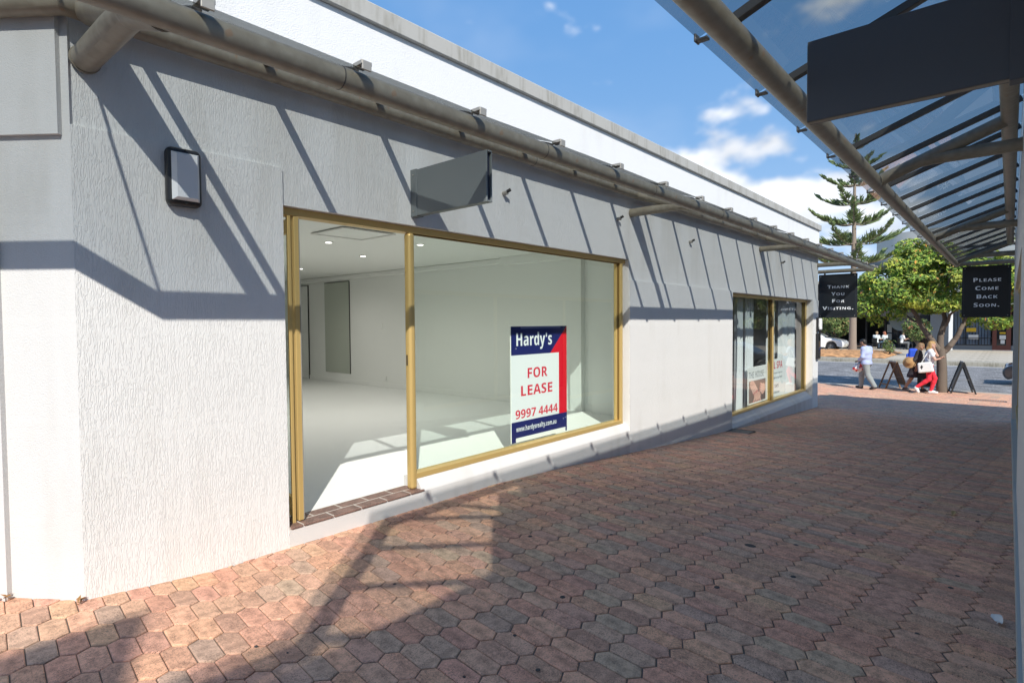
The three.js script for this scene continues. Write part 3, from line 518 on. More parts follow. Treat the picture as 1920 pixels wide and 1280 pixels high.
function farewell(label, lines, x0, x1, y0, y1, z, group, sheen) {
  const s = thing('hanging_sign', label, 'sign', [(x0 + x1) / 2, y0, z]);
  const bd = new MB().rbox(x0, x1, y0, y1, z - 0.05, z, 0.005).build('board', M.blackBoard, s);
  const t = print(768, 1024, (c, w, h) => {
    c.fillStyle = sheen ? '#1b2026' : '#0b0c0f'; c.fillRect(0, 0, w, h);
    for (let i = 0; i < 60; i++) { c.fillStyle = i % 2 ? 'rgba(255,255,255,0.035)' : 'rgba(0,0,0,0.25)'; c.fillRect((i * w) / 60, 0, 5, h); }
    c.strokeStyle = 'rgba(150,160,170,0.25)'; c.lineWidth = 5; c.strokeRect(18, 18, w - 36, h - 36);
    c.fillStyle = '#f0f3f6'; c.textBaseline = 'alphabetic';
    lines.forEach(([txt, y], k) => {
      const big = 112, small = 86, sx = 1.42; let total = 0;
      const parts = [...txt].map((ch) => { const cap = ch !== ch.toLowerCase() || ch === '.'; c.font = 'bold ' + (cap ? big : small) + 'px sans-serif'; const u = ch.toUpperCase(), wd = c.measureText(u).width * sx + 5; total += wd; return [u, cap, wd]; });
      let x = (w - total) / 2 + 14; for (const [u, cap, wd] of parts) { c.font = 'bold ' + (cap ? big : small) + 'px sans-serif'; c.save(); c.translate(x, y); c.scale(sx, 1.0); c.fillText(u, 0, 0); c.restore(); x += wd; }
    });
  });
  printed('lettering', t, [x0 + 0.012, y0 + 0.012, z + 0.003], [x1 - 0.012, y0 + 0.012, z + 0.003], y1 - y0 - 0.024, bd, 0.4);
  for (const x of [x0 + 0.05, x1 - 0.05]) for (const y of [y0 + 0.05, y1 - 0.05]) { const c = new THREE.SphereGeometry(0.011, 8, 6); c.translate(x, y, z + 0.005); new MB().add(c).build('screw', M.clip, bd); }
  for (const x of [x0 + 0.14, x1 - 0.14]) new MB().box(x - 0.02, x + 0.02, y1, y1 + 0.05, z - 0.035, z - 0.015).build('hanger', M.pipe, s);
}
farewell('black hanging board lettered THANK YOU FOR VISITING at the far end of the white shop', [['Thank', 330], ['You', 500], ['For', 670], ['Visiting.', 840]], -3.9, -3.0, 0.075, 1.225, -17.0, null, true);
farewell('black hanging board lettered PLEASE COME BACK SOON at the far end of the right canopy', [['Please', 310], ['Come', 480], ['Back', 650], ['Soon.', 820]], -0.87, 0.0, 0.05, 1.235, -17.05, null, false);

{ // four cut-off pipe stubs in the wall under the canopy
  const spots = [[1.285, -4.24, 'right of the blank projecting sign'], [1.32, -6.42, 'just left of the middle bracket strut'], [1.25, -8.6, 'between the second and the third bracket'], [1.275, -13.35, 'nearest the far end of the wall']];
  for (const [y, z, where] of spots) {
    const s = thing('pipe_stub', 'capped pipe stub in the stucco ' + where, 'pipe stub', [XU, y, z]);
    new MB().pipe([[XU - 0.01, y, z], [XU + 0.055, y, z + 0.004]], 0.021, 14).build('tube', M.clip, s);
    new MB().pipe([[XU + 0.05, y + 0.012, z], [XU + 0.085, y + 0.028, z - 0.012]], 0.016, 12).build('cap', M.iron, s);
  }
}
{ // lamp and dark notice box at the far corner
  const l = thing('wall_lamp', 'white faced bulkhead lamp at the far corner of the white shop beside the hanging board', 'wall lamp', [XW, -0.08, -16.42]);
  new MB().rbox(XW, XW + 0.05, -0.27, 0.08, -16.52, -16.33, 0.02).build('housing', M.black, l);
  new MB().rbox(XW + 0.045, XW + 0.115, -0.24, 0.06, -16.5, -16.35, 0.03, 3).build('diffuser', M.opal, l);
  const n = thing('notice_case', 'narrow black notice case under the lamp at the far corner of the white shop', 'notice case', [XW, -0.7, -16.45]);
  new MB().rbox(XW, XW + 0.07, -1.0, -0.33, -16.54, -16.3, 0.01).build('case', M.black, n);
  new MB().box(XW + 0.071, XW + 0.073, -0.96, -0.158, -16.52, -16.32).build('front', M.darkGlass, n);
}
{ // drain grates
  const drain = (label, x0, x1, z0, z1, n, along) => {
    const y = gy((z0 + z1) / 2) + 0.004, s = thing('drain_grate', label, 'drain', [(x0 + x1) / 2, y, (z0 + z1) / 2]);
    new MB().box(x0, x1, y - 0.03, y - 0.02, z0, z1).build('sump', std('drain_dark', { color: C(0.006, 0.006, 0.006), roughness: 1 }), s);
    new MB().box(x0 - 0.02, x1 + 0.02, y - 0.02, y + 0.006, z0 - 0.02, z0).box(x0 - 0.02, x1 + 0.02, y - 0.02, y + 0.006, z1, z1 + 0.02).box(x0 - 0.02, x0, y - 0.02, y + 0.006, z0, z1).box(x1, x1 + 0.02, y - 0.02, y + 0.006, z0, z1).build('frame', M.iron, s);
    for (let k = 0; k < n; k++) { const t = (k + 0.5) / n; if (along) new MB().box(lerp(x0, x1, t) - 0.008, lerp(x0, x1, t) + 0.008, y - 0.02, y + 0.005, z0, z1).build('bar', M.steel, s); else new MB().box(x0, x1, y - 0.02, y + 0.005, lerp(z0, z1, t) - 0.006, lerp(z0, z1, t) + 0.006).build('bar', M.steel, s); }
  };
  drain('square iron drain grate in the pavers against the white wall by the second window', -3.78, -3.42, -10.46, -10.1, 9, false);
  drain('long slotted steel drain grate in the pavers near the street', -0.86, -0.06, -21.75, -21.5, 14, true);
}
{ // FOR LEASE board inside the window
  const z0 = -4.488, z1 = -5.488, y0 = -1.282, y1 = -0.038, s = thing('lease_board', 'navy white and red FOR LEASE board standing inside the first shop window', 'sign', [-3.96, y0, -5]);
  const bd = new MB().rbox(-3.964, -3.952, y0, y1, z1, z0, 0.002).build('board', M.white, s);
  const t = print(824, 1024, (c, w, h) => {
    c.fillStyle = '#f3f5f6'; c.fillRect(0, 0, w, h);
    c.fillStyle = '#1d2668'; c.fillRect(0, 0, w, h * 0.247); c.fillRect(0, h * 0.823, w, h * 0.14); c.fillRect(0, h * 0.962, w * 0.07, h * 0.04); c.fillRect(w * 0.97, h * 0.96, w * 0.03, h * 0.04);
    c.fillStyle = '#e5192f'; c.beginPath(); c.moveTo(w, 0); c.lineTo(w, h * 0.823); c.lineTo(w * 0.845, h * 0.823); c.lineTo(w * 0.845, h * 0.247); c.lineTo(w * 0.68, h * 0.247); c.closePath(); c.fill();
    c.fillStyle = '#f3f5f6';
    const put = (s2, x, y, size, wd, font = 'sans-serif', wt = 'bold') => { c.font = wt + ' ' + size + 'px ' + font; const m = c.measureText(s2).width; c.save(); c.translate(x, y); c.scale(wd / m, 1); c.fillText(s2, 0, 0); c.restore(); };
    put("Hardy's", w * 0.07, h * 0.168, 158, w * 0.65);
    c.fillStyle = '#e0334a';
    put('FOR', w * 0.255, h * 0.455, 128, w * 0.37); put('LEASE', w * 0.14, h * 0.605, 128, w * 0.59); put('9997 4444', w * 0.06, h * 0.798, 108, w * 0.76);
    c.fillStyle = '#f3f5f6'; put('www.hardysrealty.com.au', w * 0.075, h * 0.91, 62, w * 0.72);
    c.fillStyle = 'rgba(255,255,255,0.35)'; c.fillRect(w * 0.16, 2, w * 0.72, h * 0.016);
    for (const [x, y] of [[0.08, 0.19], [0.93, 0.88], [0.97, 0.87]]) { c.fillStyle = '#d8dde4'; c.beginPath(); c.arc(w * x, h * y, 5, 0, 7); c.fill(); }
  });
  printed('print', t, [-3.95, y0 + 0.002, z0 - 0.002], [-3.95, y0 + 0.002, z1 + 0.002], y1 - y0 - 0.004, bd, 0.45);
}

// ================================================================ BEHIND THE SECOND WINDOW
{
  const cloth = phy('sheer_curtain', { color: C(0.84, 0.88, 0.92), roughness: 1, transmission: 0.22, thickness: 0, side: THREE.DoubleSide });
  const drops = [[-10.55, -11.05, 'nearest the camera'], [-11.55, -12.0, 'second from the left, gathered narrow'], [-12.05, -12.6, 'third from the left, behind the hands poster'], [-13.62, -13.98, 'just right of the middle mullion'], [-14.5, -15.0, 'behind the price poster'], [-15.05, -15.75, 'at the far jamb']];
  for (const [z0, z1, where] of drops) {
    const s = thing('curtain', 'pale hanging curtain drop in the second window, ' + where, 'curtain', [-4.2, -1.85, (z0 + z1) / 2]);
    const n = 40, pos = [], idx = [];
    for (let i = 0; i <= n; i++) for (let j = 0; j <= 6; j++) { const t = i / n, k = j / 6, gather = 0.8 + 0.2 * Math.abs(k - 0.55) * 1.8, z = lerp(z0, z1, 0.5 + (t - 0.5) * gather); pos.push(-4.17 + Math.sin(t * 22 + z0) * 0.035 * (1 + 0.4 * Math.sin(k * 3)) + Math.sin(t * 41) * 0.012, lerp(-1.86, 0.9, k), z); }
    for (let i = 0; i < n; i++) for (let j = 0; j < 6; j++) { const a = i * 7 + j; idx.push(a, a + 1, a + 7, a + 1, a + 8, a + 7); }
    const g = new THREE.BufferGeometry(); g.setAttribute('position', new THREE.Float32BufferAttribute(pos, 3)); g.setIndex(idx); g.computeVertexNormals();
    mesh('cloth', g, cloth, s);
    new MB().pipe([[-4.17, 0.905, z0 + 0.03], [-4.17, 0.905, z1 - 0.03]], 0.012, 8).build('rail', M.steel, s);
  }
  const blur = (c, x, y, w, h, r) => { c.fillStyle = '#9aa3a6'; let q = x; while (q < x + w) { const l = 8 + r() * 26; c.fillRect(q, y, Math.min(l, x + w - q), h * (0.7 + r() * 0.3)); q += l + 8; } };
  const p1 = thing('window_poster', 'white poster with a photo of manicured hands in the second window, left of the mullion', 'poster', [-4.04, -1.75, -12.55]);
  const r = rng(8);
  const hands = print(512, 512, (c, w, h) => {
    c.fillStyle = '#f1f3f2'; c.fillRect(0, 0, w, h);
    c.fillStyle = '#2c3a40'; c.font = '92px sans-serif'; c.save(); c.translate(22, 150); c.scale(0.84, 1.25); c.lineWidth = 2; c.strokeStyle = '#37474c'; c.fillText('THE HOUSE', 0, 0); c.restore();
    c.fillStyle = '#7b655c'; c.fillRect(24, 190, w - 60, h - 210);
    const gr = c.createLinearGradient(0, 190, w, h); gr.addColorStop(0, '#a08679'); gr.addColorStop(1, '#5e4b45'); c.fillStyle = gr; c.fillRect(24, 190, w - 60, h - 210);
    c.lineCap = 'round';
    const finger = (x0, y0, x1, y1, wd) => { c.strokeStyle = '#e9b7a4'; c.lineWidth = wd; c.beginPath(); c.moveTo(x0, y0); c.lineTo(x1, y1); c.stroke(); c.strokeStyle = '#f4cdbd'; c.lineWidth = wd * 0.4; c.beginPath(); c.moveTo(x0 - wd * 0.15, y0); c.lineTo(x1 - wd * 0.15, y1); c.stroke(); c.fillStyle = '#c8324a'; c.beginPath(); c.ellipse(x1, y1 + 2, wd * 0.26, wd * 0.4, 0, 0, 7); c.fill(); };
    c.fillStyle = '#e9b7a4'; c.beginPath(); c.ellipse(120, 240, 70, 50, 0.5, 0, 7); c.fill(); c.beginPath(); c.ellipse(400, 330, 62, 80, 0.3, 0, 7); c.fill(); c.beginPath(); c.ellipse(250, 410, 90, 62, 0.1, 0, 7); c.fill();
    for (let k = 0; k < 4; k++) { finger(70 + k * 36, 250, 150 + k * 34, 372 - k * 12, 32); finger(440 - k * 20, 290 + k * 26, 330 - k * 6, 250 + k * 34, 28); finger(190 + k * 40, 420, 150 + k * 60, 480 + (k % 2) * 6, 32); }
    c.fillStyle = '#f1f3f2'; c.fillRect(0, h - 22, w, 22); c.fillRect(w - 38, 190, 38, h);
  });
  const b1 = new MB().rbox(-4.06, -4.05, -2.02 + 0.27, -0.96, -13.2, -11.98, 0.003).build('sheet', M.white, p1);
  printed('print', hands, [-4.047, -1.745, -11.985], [-4.047, -1.745, -13.195], 0.78, b1, 0.5);
  const p2 = thing('window_poster', 'white nail spa price poster with red heading in the second window, right of the mullion', 'poster', [-4.04, -1.75, -14.05]);
  const b2 = new MB().rbox(-4.06, -4.05, -1.75, -0.875, -14.56, -13.2, 0.003).build('sheet', M.white, p2);
  const spa = print(768, 512, (c, w, h) => {
    c.fillStyle = '#f2f5f5'; c.fillRect(0, 0, w, h); c.fillStyle = '#d23b46'; c.font = 'bold 118px sans-serif'; c.save(); c.translate(6, 128); c.scale(1.22, 1.12); c.fillText('NAIL SPA', 0, 0); c.restore();
    blur(c, 200, 180, 440, 22, r); blur(c, 250, 240, 380, 30, r);
    c.fillStyle = '#5b6266'; c.font = 'bold 62px sans-serif'; c.fillText('OPEN 7 DAYS', 96, 386); c.font = 'bold 48px sans-serif'; c.fillText('Walk-ins Welcome', 96, 466);
  });
  printed('print', spa, [-4.047, -1.747, -13.205], [-4.047, -1.747, -14.555], 0.87, b2, 0.5);
  // counter and stool of the salon
  const wood = std('red_brown_wood', { color: C(0.22, 0.07, 0.04), roughness: 0.5 }), red = std('red_vinyl', { color: C(0.42, 0.03, 0.045), roughness: 0.45 });
  const t = thing('salon_table', 'red brown salon table behind the curtains of the second window', 'table', [-4.9, -1.9, -12]);
  new MB().rbox(-5.3, -4.45, -1.22, -1.17, -13.1, -10.95, 0.01).build('table_top', wood, t);
  for (const [x, z] of [[-5.2, -13], [-4.55, -13], [-5.2, -11.05], [-4.55, -11.05]]) new MB().rbox(x - 0.03, x + 0.03, -1.9, -1.22, z - 0.03, z + 0.03, 0.006).build('leg', wood, t);
  const st = thing('salon_stool', 'red vinyl stool in front of the salon table in the second window', 'stool', [-4.35, -1.9, -11.5]);
  new MB().rbox(-4.55, -4.22, -1.6, -1.5, -11.7, -11.37, 0.04, 3).build('seat', red, st); new MB().rbox(-4.56, -4.5, -1.5, -1.2, -11.7, -11.37, 0.03, 3).build('backrest', red, st);
  new MB().pipe([[-4.38, -1.9, -11.53], [-4.38, -1.6, -11.53]], 0.03, 10).build('column', M.steel, st); new MB().add(new THREE.CylinderGeometry(0.18, 0.2, 0.03, 20).translate(-4.38, -1.885, -11.53)).build('foot', M.steel, st);
  const card = thing('paper_card', 'small white paper card standing on the salon table', 'card', [-4.6, -1.17, -11.4]);
  new MB().box(-4.62, -4.614, -1.17, -1.0, -11.5, -11.36).build('sheet', M.white, card);
}

// ================================================================ TREES AND SHRUBS
function leaves(list) { // [x, y, z, size, nx, ny, nz, r, g, b] -> two folded triangles each
  const n = list.length, P = new Float32Array(n * 18), N = new Float32Array(n * 18), K = new Float32Array(n * 18), a = new THREE.Vector3(), u = new THREE.Vector3(), w = new THREE.Vector3(), q = rng(99);
  list.forEach(([x, y, z, s, nx, ny, nz, r, g, b], i) => {
    a.set(nx, ny, nz).normalize(); u.set(q() - 0.5, q() - 0.5, q() - 0.5).cross(a).normalize(); w.copy(a).cross(u);
    const tip = [x + u.x * s, y + u.y * s, z + u.z * s], tail = [x - u.x * s, y - u.y * s, z - u.z * s], k = s * 0.42, f = s * 0.16;
    const L = [x + w.x * k + a.x * f, y + w.y * k + a.y * f, z + w.z * k + a.z * f], R = [x - w.x * k + a.x * f, y - w.y * k + a.y * f, z - w.z * k + a.z * f];
    P.set([...tail, ...L, ...tip, ...tail, ...tip, ...R], i * 18);
    for (let j = 0; j < 6; j++) { N.set([a.x, a.y, a.z], i * 18 + j * 3); K.set([r, g, b], i * 18 + j * 3); }
  });
  const g = new THREE.BufferGeometry(); g.setAttribute('position', new THREE.BufferAttribute(P, 3)); g.computeVertexNormals(); g.setAttribute('color', new THREE.BufferAttribute(K, 3)); return g;
}
function crownGeo(clumps, perM3, size, tint, seed) {
  const r = rng(seed), out = [];
  for (const [cx, cy, cz, rx, ry, rz] of clumps) {
    const n = Math.round(perM3 * rx * ry * rz * 4.19);
    for (let i = 0; i < n; i++) {
      let x, y, z, d; do { x = r() * 2 - 1; y = r() * 2 - 1; z = r() * 2 - 1; d = Math.hypot(x, y, z); } while (d > 1);
      const k = Math.pow(d, 0.45) / (d || 1) * d; x *= k / (d || 1); y *= k / (d || 1); z *= k / (d || 1);
      const X = cx + x * rx, Y = cy + y * ry, Z = cz + z * rz;
      if (fbm(X * 1.9, Y * 1.9, Z * 1.9 + seed, 3) < 0.46) continue;
      const c = tint(r, y, fbm(X * 0.9 + 5, Y * 0.9, Z * 0.9, 2));
      out.push([X, Y, Z, size * (0.7 + r() * 0.6), x + (r() - 0.5) * 1.3, y + 0.45 + (r() - 0.5) * 1.3, z + (r() - 0.5) * 1.3, ...c]);
    }
  }
  return leaves(out);
}
const limb = (mb, pts, r0, r1) => mb.pipe(pts, pts.map((_, i) => lerp(r0, r1, i / (pts.length - 1))), 12);
function wander(a, b, n, amp, seed) { const r = rng(seed), o = []; for (let i = 0; i <= n; i++) { const t = i / n, e = Math.sin(t * Math.PI) * amp; o.push([lerp(a[0], b[0], t) + (r() - 0.5) * e, lerp(a[1], b[1], t) + (r() - 0.5) * e * 0.6, lerp(a[2], b[2], t) + (r() - 0.5) * e]); } return o; }
{ // the street tree by the kerb
  const t = thing('street_tree', 'leafy street tree with yellow green and orange tinged leaves standing at the kerb', 'tree', [-1.67, -2.39, -23.5]);
  const tr = new MB();
  limb(tr, [[-1.66, -2.45, -23.5], [-1.68, -2.2, -23.5], [-1.68, -1.7, -23.52], [-1.7, -1.2, -23.5], [-1.72, -0.95, -23.5]], 0.165, 0.125);
  tr.build('trunk', M.bark, t);
  const br = [[[-1.72, -1.1, -23.5], [-2.16, -0.36, -23.4], 0.11, 0.08], [[-2.16, -0.36, -23.4], [-2.66, 0.6, -23.3], 0.08, 0.045], [[-2.66, 0.6, -23.3], [-3.5, 1.4, -23.2], 0.045, 0.015], [[-1.73, -1.0, -23.52], [-1.62, 0.0, -23.6], 0.11, 0.075], [[-1.62, 0.0, -23.6], [-2.0, 1.2, -23.9], 0.07, 0.02], [[-1.62, -0.2, -23.6], [-1.25, 0.5, -23.3], 0.06, 0.02], [[-1.7, -1.12, -23.5], [-1.28, -0.5, -23.55], 0.1, 0.075], [[-1.28, -0.5, -23.55], [-1.05, 0.25, -23.6], 0.075, 0.05], [[-1.05, 0.25, -23.6], [-0.5, 1.4, -23.9], 0.05, 0.015], [[-1.05, 0.25, -23.6], [-0.2, 0.7, -23.1], 0.04, 0.012], [[-2.3, -0.1, -23.4], [-2.9, 0.3, -24.3], 0.045, 0.015], [[-1.6, 0.4, -23.6], [-1.5, 1.9, -23.2], 0.045, 0.015]];
  br.forEach(([a, b, r0, r1], i) => limb(new MB(), wander(a, b, 4, 0.12, 40 + i), r0, r1).build('branch', M.bark, t));
  const cl = [[-2.9, 1.75, -22.9, 0.5, 0.35, 0.5], [-1.8, 2.2, -23.1, 0.55, 0.35, 0.5], [-0.7, 1.95, -23.3, 0.5, 0.3, 0.5], [-2.7, 0.75, -22.5, 0.5, 0.3, 0.45], [-1.6, 0.55, -22.6, 0.5, 0.3, 0.45], [-3.9, 0.95, -23.1, 0.4, 0.35, 0.5], [-2.35, 1.75, -23.5, 1.0, 0.65, 1.0], [-3.35, 1.1, -23.3, 0.85, 0.75, 1.0], [-3.75, 0.45, -23.2, 0.5, 0.5, 0.7], [-1.3, 1.65, -23.7, 0.95, 0.6, 0.95], [-0.4, 1.35, -23.5, 0.9, 0.65, 1.0], [-2.3, 0.95, -22.7, 0.9, 0.6, 0.7], [-1.2, 0.95, -22.8, 0.9, 0.6, 0.7], [-3.1, 0.3, -23.0, 0.55, 0.38, 0.6], [-2.0, 1.0, -24.4, 1.3, 0.8, 0.8], [-0.5, 0.75, -24.1, 0.9, 0.6, 0.8], [-0.35, -0.05, -23.6, 0.5, 0.28, 0.6], [0.4, 0.9, -23.4, 0.7, 0.6, 0.8], [-2.55, 2.35, -23.3, 0.6, 0.38, 0.6], [-3.6, -0.05, -23.3, 0.32, 0.25, 0.4], [-0.95, 0.1, -24.0, 0.4, 0.3, 0.5]];
  mesh('crown', crownGeo(cl, 2300, 0.066, (r, y, v) => { const k = 0.75 + r() * 0.5, p = r(); if (p > 0.965 && y > -0.3) return [0.62 * k, 0.3 * k, 0.07]; if (p > 0.7 || v > 0.62) return [0.46 * k, 0.5 * k, 0.075]; return p > 0.3 ? [0.24 * k, 0.38 * k, 0.05] : [0.1 * k, 0.18 * k, 0.03]; }, 4), M.leaf, t);
}
function shrub(label, x, y, z, rx, ry, seed, stem) {
  const t = thing('shrub', label, 'shrub', [x, y, z], 'shrubs in the bark bed'); delete t.userData.group;
  const s = new MB(); limb(s, wander([x, y, z], [x, y + stem + ry, z], 4, 0.08, seed), 0.06, 0.02); for (let k = 0; k < 5; k++) limb(s, wander([x, y + stem * 0.8, z], [x + Math.cos(k * 1.26) * rx * 0.6, y + stem + ry * 1.2, z + Math.sin(k * 1.26) * rx * 0.6], 3, 0.1, seed + k), 0.03, 0.012); s.build('stem', M.bark, t);
  mesh('foliage', crownGeo([[x, y + stem + ry, z, rx, ry, rx], [x - rx * 0.35, y + stem + ry * 1.35, z + rx * 0.3, rx * 0.6, ry * 0.6, rx * 0.6], [x + rx * 0.4, y + stem + ry * 0.8, z + rx * 0.35, rx * 0.6, ry * 0.65, rx * 0.6]], 620, 0.1, (r, yy, v) => { const k = 0.7 + r() * 0.6, p = r(); if (p > 0.93) return [0.34 * k, 0.14 * k, 0.07]; return p > 0.45 ? [0.24 * k, 0.29 * k, 0.09 * k] : [0.08 * k, 0.14 * k, 0.03]; }, seed), M.leaf, t);
}
shrub('round green shrub on a thin stem above the white car', -10.15, -2.21, -49.4, 1.2, 1.0, 12, 0.95);
shrub('small bushy shrub behind the walking people in the bark bed', -4.35, -2.1, -43, 0.8, 0.75, 15, 0.75);
shrub('low ragged shrub at the right end of the bark bed', -5.6, -2.1, -42, 0.42, 0.4, 19, 0.1);
function norfolkPine(label, x, y, z, H, R, seed, from = 3) {
  const t = thing('norfolk_pine', label, 'tree', [x, y, z]), r = rng(seed);
  new MB().pipe([[x, y - 0.3, z], [x, y + 0.6, z], [x, y + H * 0.5, z], [x, y + H, z]], [0.31, 0.24, 0.15, 0.03], 14).build('trunk', M.barkPine, t);
  const P = [], K = [], N = [], A = new THREE.Vector3();
  const cone = (a, b, rad, c) => { // a tuft: a four-sided spindle
    const d = [b[0] - a[0], b[1] - a[1], b[2] - a[2]]; A.set(...d).normalize(); const s = new THREE.Vector3(r() - 0.5, 0.2, r() - 0.5).cross(A).normalize(), w = A.clone().cross(s), m = [a[0] + d[0] * 0.4, a[1] + d[1] * 0.4, a[2] + d[2] * 0.4], ring = [];
    for (let k = 0; k < 4; k++) { const g = (k / 4) * 6.283, v = s.clone().multiplyScalar(Math.cos(g)).addScaledVector(w, Math.sin(g)); ring.push([m[0] + v.x * rad, m[1] + v.y * rad, m[2] + v.z * rad, v]); }
    for (let k = 0; k < 4; k++) { const p = ring[k], q = ring[(k + 1) % 4]; for (const tip of [a, b]) { P.push(...tip, p[0], p[1], p[2], q[0], q[1], q[2]); for (const v of [p[3], p[3], q[3]]) N.push(v.x, v.y + 0.3, v.z); for (let e = 0; e < 3; e++) K.push(...c); } }
  };
  const wood = new MB();
  let hgt = from, tier = 0;
  while (hgt < H - 0.3) {
    const top = 1 - hgt / H, L = R * Math.pow(top, 0.62) * (0.9 + 0.2 * r()), nb = 5, off = tier * 0.62 + r() * 0.3;
    for (let k = 0; k < nb; k++) {
      const az = off + (k / nb) * 6.283 + (r() - 0.5) * 0.25, l = L * (0.85 + r() * 0.3), dx = Math.cos(az), dz = Math.sin(az), rise = 0.06 + 0.22 * (1 - top), pts = [];
      for (let i = 0; i <= 7; i++) { const s = i / 7; pts.push([x + dx * l * s, y + hgt + l * (rise * s - 0.1 * Math.sin(s * Math.PI) + 0.16 * s * s), z + dz * l * s]); }
      wood.pipe(pts, pts.map((_, i) => lerp(0.05, 0.012, i / 7)), 6);
      for (let i = 0; i < 64 * Math.max(0.5, l / 2.2); i++) {
        const s = 0.14 + 0.86 * Math.pow(r(), 0.8), j = Math.min(6, Math.floor(s * 7)), f = s * 7 - j, b = [0, 1, 2].map((c) => lerp(pts[j][c], pts[j + 1][c], f)), side = r() > 0.5 ? 1 : -1, sp = l * 0.24 * Math.sin(Math.min(1, s * 1.25) * Math.PI * 0.86 + 0.25) + 0.16;
        const q = 0.65 + r() * 0.7, c = r() > 0.35 ? [0.17 * q, 0.23 * q, 0.085 * q] : [0.09 * q, 0.135 * q, 0.055 * q];
        const out = [b[0] + (-dz * side * (0.3 + r() * 0.7) + dx * 0.5) * sp, b[1] + sp * (0.25 + r() * 0.55), b[2] + (dx * side * (0.3 + r() * 0.7) + dz * 0.5) * sp];
        cone(b, out, 0.042 + r() * 0.03, c);
        const mid = [0, 1, 2].map((e) => lerp(b[e], out[e], 0.5)); cone(mid, [mid[0] + dx * 0.18 + (r() - 0.5) * 0.12, mid[1] + 0.17 + r() * 0.12, mid[2] + dz * 0.18 + (r() - 0.5) * 0.12], 0.034, c);
      }
      for (let i = 0; i < 4; i++) { const e = pts[7]; cone([e[0] - dx * 0.3, e[1] - 0.05, e[2] - dz * 0.3], [e[0] + dx * (0.1 + r() * 0.15) + (r() - 0.5) * 0.2, e[1] + 0.12 + r() * 0.12, e[2] + dz * (0.1 + r() * 0.15) + (r() - 0.5) * 0.2], 0.07, [0.13, 0.175, 0.06]); }
    }
    hgt += 1.12 + 0.35 * top + r() * 0.15; tier++;
  }
  wood.build('branches', M.barkPine, t);
  const g = new THREE.BufferGeometry(); g.setAttribute('position', new THREE.Float32BufferAttribute(P, 3)); g.computeVertexNormals(); g.setAttribute('color', new THREE.Float32BufferAttribute(K, 3));
  mesh('crown', g, M.needle, t);
}
norfolkPine('tall norfolk pine with tiered branches rising from the bark bed across the road', -8.35, -2.2, -46, 15.2, 4.9, 23, 6.2);

